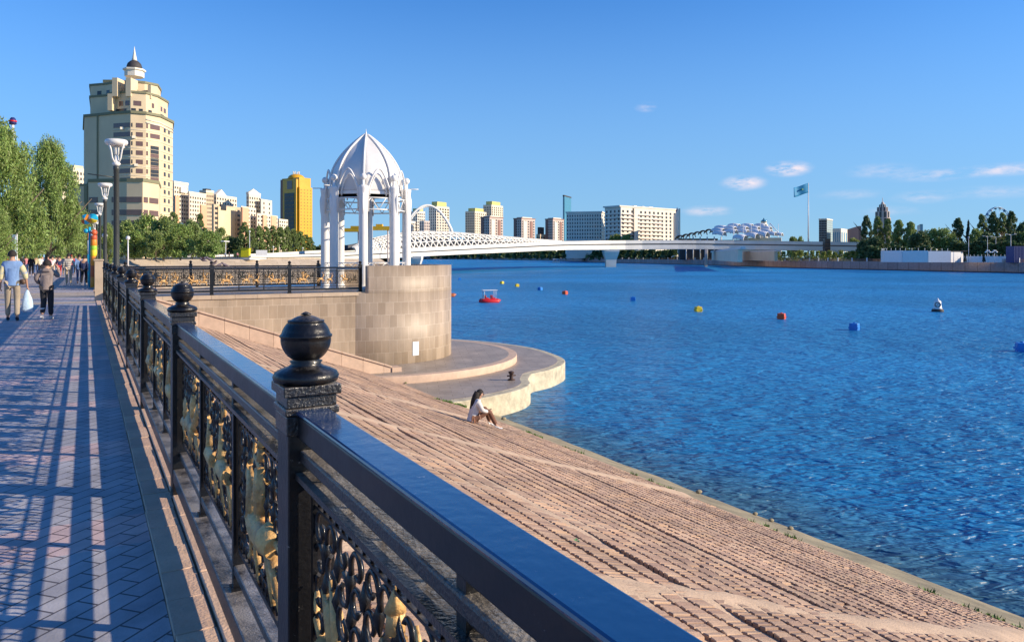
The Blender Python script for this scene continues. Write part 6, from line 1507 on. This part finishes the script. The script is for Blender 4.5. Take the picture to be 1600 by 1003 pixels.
# mid distance lamps and kiosk on the left bank
for px,pt,D,lab in ((283.5,350,160,'tall white lamp pole in front of the round green trees'),(390,362,230,'white lamp pole in front of the poplar row'),(163.5,368,90,'white lamp pole seen between the promenade lamps'),(200,372,110,'low white lamp right of the nearest promenade lamp'),(427,386,240,'short white lamp pole at the poplar row, middle'),(473,388,250,'short white lamp pole at the right end of the poplar row')):
    lamp(px,pt,395,D,'globe',lab,group='lamp poles along the left bank',b=1.1 if D>140 else 0)
D=190; c=P(384,393,D); g=MB(); g.obox(c[:2],(CT,-ST),(ST,CT),1.0,.6,1.1,zat(388.5,D)); g.obox(c[:2],(CT,-ST),(ST,CT),1.15,.75,zat(388.49,D),zat(388,D)); tag(g.build('kiosk',mat('bright_yellow_paint',(.85,.72,.02),rough=.4),origin=(c.x,c.y,1.1)),'bright yellow kiosk before the poplar row','kiosk')
c=P(376,394,192); g=MB(); g.obox(c[:2],(CT,-ST),(ST,CT),1.5,1.0,1.1,zat(391,192)); g.obox(c[:2],(CT,-ST),(ST,CT),1.7,1.2,zat(391,192)+.002,zat(390.3,192)); tag(g.build('shed',mat('olive_paint',(.30,.32,.04),rough=.5),origin=(c.x,c.y,1.1)),'low olive green shed just left of the yellow kiosk','shed')
c=P(409,395,185); g=MB(); g.prism([(c.x-1.4,c.y-.2),(c.x+1.2,c.y-.6),(c.x+1.3,c.y+.5),(c.x-1.3,c.y+.6)],1.1,zat(391,185)); o=g.build('sign_board',m_wp,origin=(c.x,c.y,1.1)); tag(o,'plain white board standing at the start of the bridge ramp','board')
D=210; a=P(341,382,D); t=empty('white_canopy',(a.x,a.y,1.1),'small white flat canopy among the trees behind the bank','canopy'); g=MB(); g.obox(a[:2],(CT,-ST),(ST,CT),2.4,2,zat(378,D),zat(376.5,D)); g.build('roof',m_wp,t)
for s_ in (-1,1):
    q_=a+Vector((CT,-ST,0))*2.1*s_; g=MB(); g.tube([(q_.x,q_.y,1.1),(q_.x,q_.y,zat(378,D))],.1,6); g.build('leg',m_wp,t)
# pigeons
def bird(x,y,z_,rz,label,fly=False):
    g=MB(); d=Vector((math.cos(rz),math.sin(rz),0)); c=Vector((x,y,z_))
    g.tube([c-d*.16+Vector((0,0,.02)),c-d*.08+Vector((0,0,.05)),c+Vector((0,0,.07)),c+d*.07+Vector((0,0,.10)),c+d*.10+Vector((0,0,.15)),c+d*.12+Vector((0,0,.17)),c+d*.16+Vector((0,0,.165))],[.012,.03,.055,.045,.028,.027,.004],8)
    if fly:
        s_=Vector((-d.y,d.x,0))
        for k in (-1,1): g.add([tuple(c+Vector((0,0,.08))+d*.06),tuple(c+Vector((0,0,.08))-d*.06),tuple(c+s_*k*.30+Vector((0,0,.20))-d*.08),tuple(c+s_*k*.28+Vector((0,0,.21)))],[(0,1,2,3)])
    o=g.build('pigeon',mat('pigeon_grey_plumage',(.16,.13,.15),rough=.7,var=.4,scale=20),origin=(x,y,z_)); tag(o,label,'bird','pigeons on the terrace railing')
ytr=TY0+.36
def onrail(px): 
    # x on the terrace railing seen at column px
    k=(px-800)/FPX; return ytr*(ST+k*CT)/(CT-k*ST)
for px,rz,zz_,lab,fl_ in ((327.7,3.0,1.40,'dark pigeon perched on top of a terrace railing post finial',False),(334.5,.3,1.22,'pigeon landing with wings spread beside the railing post',True),(317.6,2.8,1.36,'pigeon flying above the terrace railing, leftmost',True),(342.5,.2,1.16,'pigeon walking on the top rail, left one of two',False),(352,3.1,1.16,'pigeon walking on the top rail, right one of two',False)):
    bird(onrail(px),ytr,zz_,rz,lab,fl_)
# green bottle cap litter on the slope
for (px,py,lab) in ((901,851,'small bright green scrap of litter lying on the brick slope'),):
    u_=(px-800)/FPX; v_=(py-HY)/FPX; kx=u_*CT+ST; D=(.84*SL-1.60+0)/(1)  # intersect with slope
    # slope: z=-.05-(x-.84)*SL ; ray z=CAMZ-v_*D, x=kx*D
    D=(CAMZ+.05-.84*SL)/(v_-kx*SL); p=rf(u_*D,D,0); z_=slz(p.x)+.035
    g=MB(); rn=random.Random(1)
    for k in range(7): 
        a=rn.uniform(0,6.28); g.add([(p.x,p.y,z_),(p.x+.03*math.cos(a),p.y+.03*math.sin(a),z_+rn.uniform(0,.02)),(p.x+.03*math.cos(a+.6),p.y+.03*math.sin(a+.6),z_+rn.uniform(0,.02))],[(0,1,2)])
    tag(g.build('litter',mat('green_plastic',(.02,.4,.08),rough=.4),origin=(p.x,p.y,z_)),lab,'litter')
# ================================================================ TREES
m_bark=mat('grey_brown_bark',(.13,.10,.07),rough=.9,var=.3,scale=4,bump=.5)
def leafm(n,c,isl=.35):
    m=mat(n,c,rough=.55,var=.25,scale=.6,island=isl); nt=m.node_tree; b=nt.nodes['Principled BSDF']; out=[x for x in nt.nodes if x.type=='OUTPUT_MATERIAL'][0]
    tr=N(nt,'ShaderNodeBsdfTranslucent'); mx=N(nt,'ShaderNodeMixShader'); mx.inputs[0].default_value=.28
    src=b.inputs['Base Color'].links[0].from_socket; nt.links.new(src,tr.inputs['Color'])
    nt.links.new(b.outputs[0],mx.inputs[1]); nt.links.new(tr.outputs[0],mx.inputs[2]); nt.links.new(mx.outputs[0],out.inputs['Surface'])
    return m
L_willow=leafm('silvery_willow_leaves',(.25,.33,.08),.5); L_mid=leafm('mid_green_leaves',(.25,.32,.09)); L_dark=leafm('dark_green_leaves',(.10,.15,.055)); L_pop=leafm('poplar_leaves',(.21,.27,.08)); L_yel=leafm('yellow_green_leaves',(.27,.31,.07)); L_sp=leafm('spruce_needles',(.03,.05,.03))
def crown(kind,seed,n,leaf,m,droop=.0,clumps=60,spread=.10,asp=2.2):
    """unit crown: height 1 (z 0..1), half width .5"""
    rn=random.Random(seed); vs=[];fs=[]; cl=[]
    def env(z):
        if kind=='poplar': return .5*min(1,(z/.18)**.6 if z>0 else 0)*(max(0,1-z)**.42)*1.05
        if kind=='cone': return .5*(1-z)**.9
        if kind=='round': return .5*math.sqrt(max(0,1-(2*z-1)**2))**.8
        return .5*min(1,(z/.25+.55))*max(0,1-z**2.4)**.5   # willow: broad to the ground
    for _ in range(clumps):
        z=rn.random()**.85; a=rn.uniform(0,2*math.pi); r=env(z)*(rn.random()**.33)*rn.uniform(.78,1.06)
        sz=spread*rn.uniform(.6,1.35)
        cl.append((r*math.cos(a),r*math.sin(a),z*.93+.02,sz))
    per=n//clumps
    for cx,cy,cz,sz in cl:
        tilt=rn.uniform(0,6.28)
        for _ in range(per):
            u=rn.gauss(0,1);v=rn.gauss(0,1);w_=rn.gauss(0,1); l=math.sqrt(u*u+v*v+w_*w_)+1e-6; rr=sz*rn.random()**.45
            x,y,z=cx+u/l*rr,cy+v/l*rr,cz+w_/l*rr*(.8+droop)
            if z<0: continue
            d=Vector((rn.gauss(0,1),rn.gauss(0,1),rn.gauss(-droop*1.5,1))).normalized(); e=d.cross(Vector((rn.gauss(0,1),rn.gauss(0,1),rn.gauss(0,1)))).normalized()
            s_=leaf*rn.uniform(.6,1.3); p=Vector((x,y,z)); o=len(vs)
            vs+=[tuple(p-d*s_),tuple(p+e*s_/asp),tuple(p+d*s_),tuple(p-e*s_/asp)]; fs.append((o,o+1,o+2,o+3))
    me=bpy.data.meshes.new('crown'); me.from_pydata(vs,[],fs); me.materials.append(m); me.update(); return me
def trunk(seed,hh=.5,r=.022,branches=7,reach=.32):
    rn=random.Random(seed); g=MB(); pts=[(0,0,-.02)]; x=y=0
    for k in range(1,6): x+=rn.uniform(-.012,.012); y+=rn.uniform(-.012,.012); pts.append((x,y,hh*1.5*k/5))
    g.tube(pts,[r*1.25,r,r*.9,r*.75,r*.55,r*.25],7)
    for k in range(branches):
        z=hh*rn.uniform(.35,1.3); a=rn.uniform(0,6.28); L_=reach*rn.uniform(.6,1); i=min(4,int(z/(hh*1.5)*5)); bx,by,_=pts[i]
        g.tube([(bx,by,z),(bx+L_*.5*math.cos(a),by+L_*.5*math.sin(a),z+L_*.5),(bx+L_*math.cos(a),by+L_*math.sin(a),z+L_*1.1)],[r*.5,r*.32,r*.12],5)
    return mesh_of(g,'trunk',m_bark)
T_short=trunk(1,.45); T_thin=trunk(2,.6,.012,9,.14); T_fork=trunk(3,.5,.018,9,.35)
PR={}
def proto(k):
    if k in PR: return PR[k]
    d={'willow_a':('willow',11,44000,.0165,L_willow,.8,190,.085,3.4),'willow_b':('willow',12,40000,.0165,L_willow,.8,180,.085,3.4),'willow_c':('willow',13,20000,.021,L_mid,.5,110,.10,2.6),
       'mid_a':('willow',21,9000,.030,L_mid,.2,90,.12,1.7),'mid_b':('round',22,9000,.030,L_willow,.2,85,.13,1.7),'mid_c':('round',23,8000,.034,L_mid,.1,75,.14,1.6),
       'pop_a':('poplar',31,8500,.026,L_pop,-.3,110,.09,1.7),'pop_b':('poplar',32,8500,.026,L_pop,-.3,105,.09,1.7),'pop_d':('poplar',33,8500,.028,L_dark,-.3,105,.09,1.6),'pop_y':('poplar',34,7500,.030,L_mid,-.3,90,.10,1.6),
       'dark_a':('willow',41,6500,.040,L_dark,0,75,.16,1.5),'dark_b':('round',42,6500,.040,L_dark,0,70,.16,1.5),'yel':('round',43,6000,.036,L_yel,0,70,.15,1.5),'cone':('cone',44,6000,.032,L_sp,.3,90,.09,2.0)}[k]
    PR[k]=crown(*d); return PR[k]
def tree(kind,c,H,W,label,group=None,base=.0,tr=None,name='tree',cb=.06,cat='tree',rz=None):
    t=empty(name,(c[0],c[1],base),label,cat,group); rn=random.Random(hash((round(c[0],2),round(c[1],2)))&0xffff if False else int(abs(c[0]*31+c[1]*17))%9999)
    o=bpy.data.objects.new('crown',proto(kind)); COL.objects.link(o); o.parent=t; o.location=(0,0,H*cb); o.scale=(W,W*rn.uniform(.9,1.05),H*(1-cb)); o.rotation_euler=(0,0,rn.uniform(0,6.28) if rz is None else rz)
    o=bpy.data.objects.new('trunk',tr or T_short); COL.objects.link(o); o.parent=t; o.scale=(H,H,H)
    return t
def treepx(kind,px0,px1,ptop,D,label,base=.0,**k):
    c=rf(((px0+px1)/2-800)/FPX*D,D); H=zat(ptop,D)-base; W=(px1-px0)/FPX*D
    return tree(kind,c,H,W,label,base=base,**k)
GW='willows along the left side of the promenade'
treepx('willow_a',-90,66,192,46,'tallest silvery willow at the left edge of the photo, nearest the camera',group=GW,cb=.16)
treepx('willow_b',26,128,226,60,'second silvery willow, right of and behind the tallest one',group=GW,cb=.14)
treepx('willow_b',-60,20,300,36,'lower willow at the extreme left edge below the tallest crown',group=GW,rz=1.0,cb=.22)
treepx('willow_c',66,146,318,96,'lower round green tree behind the second willow, beside the coloured ball',group=GW,cb=.2)
treepx('willow_a',-30,60,310,70,'willow filling the gap low behind the two tall ones',group=GW,rz=2.2,cb=.16)
treepx('willow_c',110,150,345,120,'small green tree behind the coloured ball sculpture',group=GW)
treepx('willow_c',148,186,350,125,'small green tree between the promenade lamp posts',group=GW)
GM='green trees on the left bank before the apartment blocks'
for i,(a,b,tp,D,kd,lab) in enumerate(((176,222,346,150,'mid_a','leafy tree directly right of the nearest lamp post'),(206,250,337,165,'mid_b','pale green tree second right of the nearest lamp post'),(236,276,340,150,'mid_a','dense green tree before the low wing right side'),
   (255,285,330,170,'pop_a','taller pointed tree rising left of the white lamp pole'),(262,302,352,140,'mid_b','silvery low tree at the foot of the white lamp pole'),(300,326,333,175,'pop_b','pointed tree left of the round silvery end tree'),(282,318,346,160,'mid_a','green tree just right of the white lamp pole'),
   (308,345,362,140,'mid_b','round silvery tree ending the near tree group'),(190,230,362,140,'mid_b','low silvery tree in front of the group, left part'),(225,262,364,138,'mid_a','low green tree in front of the group, middle part'))):
    treepx(kd,a,b,tp,D,lab,base=1.1,group=GM)
GB='shrubby trees between the tree group and the poplars'
for a,b,tp,D,kd,lab in ((334,356,358,230,'mid_c','yellowish round tree behind the small white canopy'),(346,372,370,240,'dark_a','dark bushy tree right of the small white canopy'),(362,388,372,235,'dark_b','dark round tree behind the yellow kiosk'),(396,404,386,230,'dark_b','little dark shrub by the poplar foot')):
    treepx(kd,a,b,tp,D,lab,base=1.1,group=GB)
GP='row of poplars ending below the amber tower'
pr=[(372,392,346),(384,402,356),(396,412,352),(406,423,353),(417,434,352),(428,446,354),(440,456,353),(450,468,357),(461,477,361),(470,485,366),(478,492,370)]
nm_=['first and tallest poplar at the left end of the row','second poplar from the left end of the row','third poplar from the left end of the row','fourth poplar, over the middle of the row','fifth poplar, below the lowest cream block','sixth poplar, left of the amber tower','seventh poplar, against the amber tower glass front','eighth poplar, under the amber tower','ninth poplar, under the amber tower right side','tenth and second lowest poplar near the right end of the row','last and lowest poplar at the right end of the row']
for i,((a,b,tp),lab) in enumerate(zip(pr,nm_)): treepx(['pop_a','pop_b','pop_y'][i%3],a-2,b+3,tp,235+i*3,lab,base=1.1,group=GP,tr=T_thin)
def bankD(px):
    for (a,da),(b,db) in zip(rb[1:],rb):
        if a<=px<=b: return 1/(1/da+(1/db-1/da)*(px-a)/(b-a))
    return 2400
# far wood seen between pavilion columns and under the bridge: nobody could count it
def wood(name,label,spots,m,seed,leaf,per,base):
    rn=random.Random(seed); vs=[];fs=[]
    for (px,pt,D,w_) in spots:
        c=rf((px-800)/FPX*D,D); H=zat(pt,D)-base; r=w_/FPX*D
        for _ in range(per):
            a=rn.uniform(0,6.28); rr=r*rn.random()**.5; z=base+H*rn.random()**.6; 
            if rr>r*(1.05-.8*((z-base)/H)**2): rr*=.5
            p=Vector((c.x+rr*math.cos(a),c.y+rr*math.sin(a),z)); d=Vector((rn.gauss(0,1),rn.gauss(0,1),rn.gauss(0,1))).normalized(); e=d.cross(Vector((rn.gauss(0,1),rn.gauss(0,1),1))).normalized(); s_=leaf*rn.uniform(.5,1.3)*max(1,D/550); o=len(vs)
            vs+=[tuple(p-d*s_),tuple(p+e*s_*.6),tuple(p+d*s_),tuple(p-e*s_*.6)]; fs.append((o,o+1,o+2,o+3))
    c=rf((spots[0][0]-800)/FPX*spots[0][2],spots[0][2]); me=bpy.data.meshes.new(name); me.from_pydata([(x-c.x,y-c.y,z-base) for x,y,z in vs],[],fs); me.materials.append(m)
    o=bpy.data.objects.new(name,me); COL.objects.link(o); o.location=(c.x,c.y,base); tag(o,label,'trees',kind='stuff')
wood('distant_wood','dark distant belt of trees on the horizon behind the pavilion columns',[(488+7*k,386+1.5*math.sin(k*1.7),700,8) for k in range(20)],L_dark,5,1.6,380,1.1)
wood('distant_wood','dark belt of trees along the far bank below the bridge deck',[(645+11*k,392.5-1.5*math.sin(k*2.1),bankD(645+11*k)+15,9) for k in range(38)],L_dark,6,1.7,420,-.5)
wood('shrubbery','yellow green shrubs and young trees along the far bank right of the low buildings',[(1215+9*k,393+1.5*math.sin(k*2.7),430-3*k,6) for k in range(15)],L_yel,7,.55,240,-.5)
wood('shrubbery','dark understorey below the park trees on the right bank',[(1348+9*k,388-3*math.sin(k*1.3)-(8 if k>15 else 0),370-2*k,10) for k in range(29)],L_dark,8,.9,420,-.5)
for a,b,tp,D,kd,lab in ((922,946,369,1150,'yel','light green tree beside the navy pyramid roof'),(950,972,366,860,'yel','light green tree in front of the big white building, left one'),(968,992,368,850,'mid_c','green tree in front of the big white building, right one'),(1232,1248,370,600,'yel','small tree right of the white shells'),(1246,1256,371,600,'mid_c','small dark tree left of the flagpole foot'),(1326,1344,372,470,'yel','small tree at the right end of the bridge')):
    treepx(kd,a,b,tp,D,lab,base=LZ,group='small trees above the bridge deck')
GR='park trees on the far right bank'
for a,b,tp,D,kd,lab in ((1343,1364,335,420,'pop_d','dark columnar poplar left of the spired high-rise'),(1360,1382,337,430,'pop_a','poplar in front of the spired high-rise'),(1378,1398,341,425,'pop_b','poplar just right of the spired high-rise'),(1392,1416,343,410,'pop_y','leafy poplar with visible pale limbs, left one'),(1410,1436,346,405,'pop_y','leafy poplar with visible pale limbs, right one'),
   (1340,1362,376,390,'dark_a','low dark tree at the bridge end, left'),(1356,1380,372,385,'dark_b','low dark tree at the bridge end, right'),(1424,1450,364,370,'dark_b','dark round tree left of the big rounded green tree'),(1444,1470,360,380,'mid_c','big rounded green tree over the white wall, left'),(1462,1490,359,375,'mid_c','big rounded green tree over the white wall, right'),(1487,1502,376,350,'yel','small pale round bush right of the rounded trees'),
   (1485,1507,339,400,'pop_d','broad dark poplar in the middle of the park'),(1507,1519,346,390,'cone','slender dark spruce right of the broad dark poplar'),(1523,1544,334,395,'pop_b','poplar left of the ferris wheel'),(1514,1536,360,370,'mid_c','bushy green tree below the poplar left of the wheel'),(1540,1562,329,390,'pop_d','dark poplar in front of the ferris wheel'),(1556,1576,331,395,'pop_a','lit poplar in front of the ferris wheel'),(1570,1592,328,385,'pop_d','dark poplar right of the ferris wheel'),(1588,1612,349,360,'dark_a','dark tree at the right edge behind the container'),(1592,1625,357,350,'yel','yellow green tree at the very right edge'),(1530,1556,366,355,'dark_b','dark round tree behind the low fence'),(1572,1598,364,350,'dark_a','dark tree behind the tall twin armed lamp')):
    treepx(kd,a-1.5,b+1.5,tp,D,lab,base=LZ,group=GR)
for px,py,D,lab in ((1508,402,288,'tiny conifer by the fence, left'),(1537,402,286,'tiny conifer by the fence, right')):
    treepx('cone',px-3,px+3,py-6,D,lab,base=LZ,group='tiny conifers by the low fence')
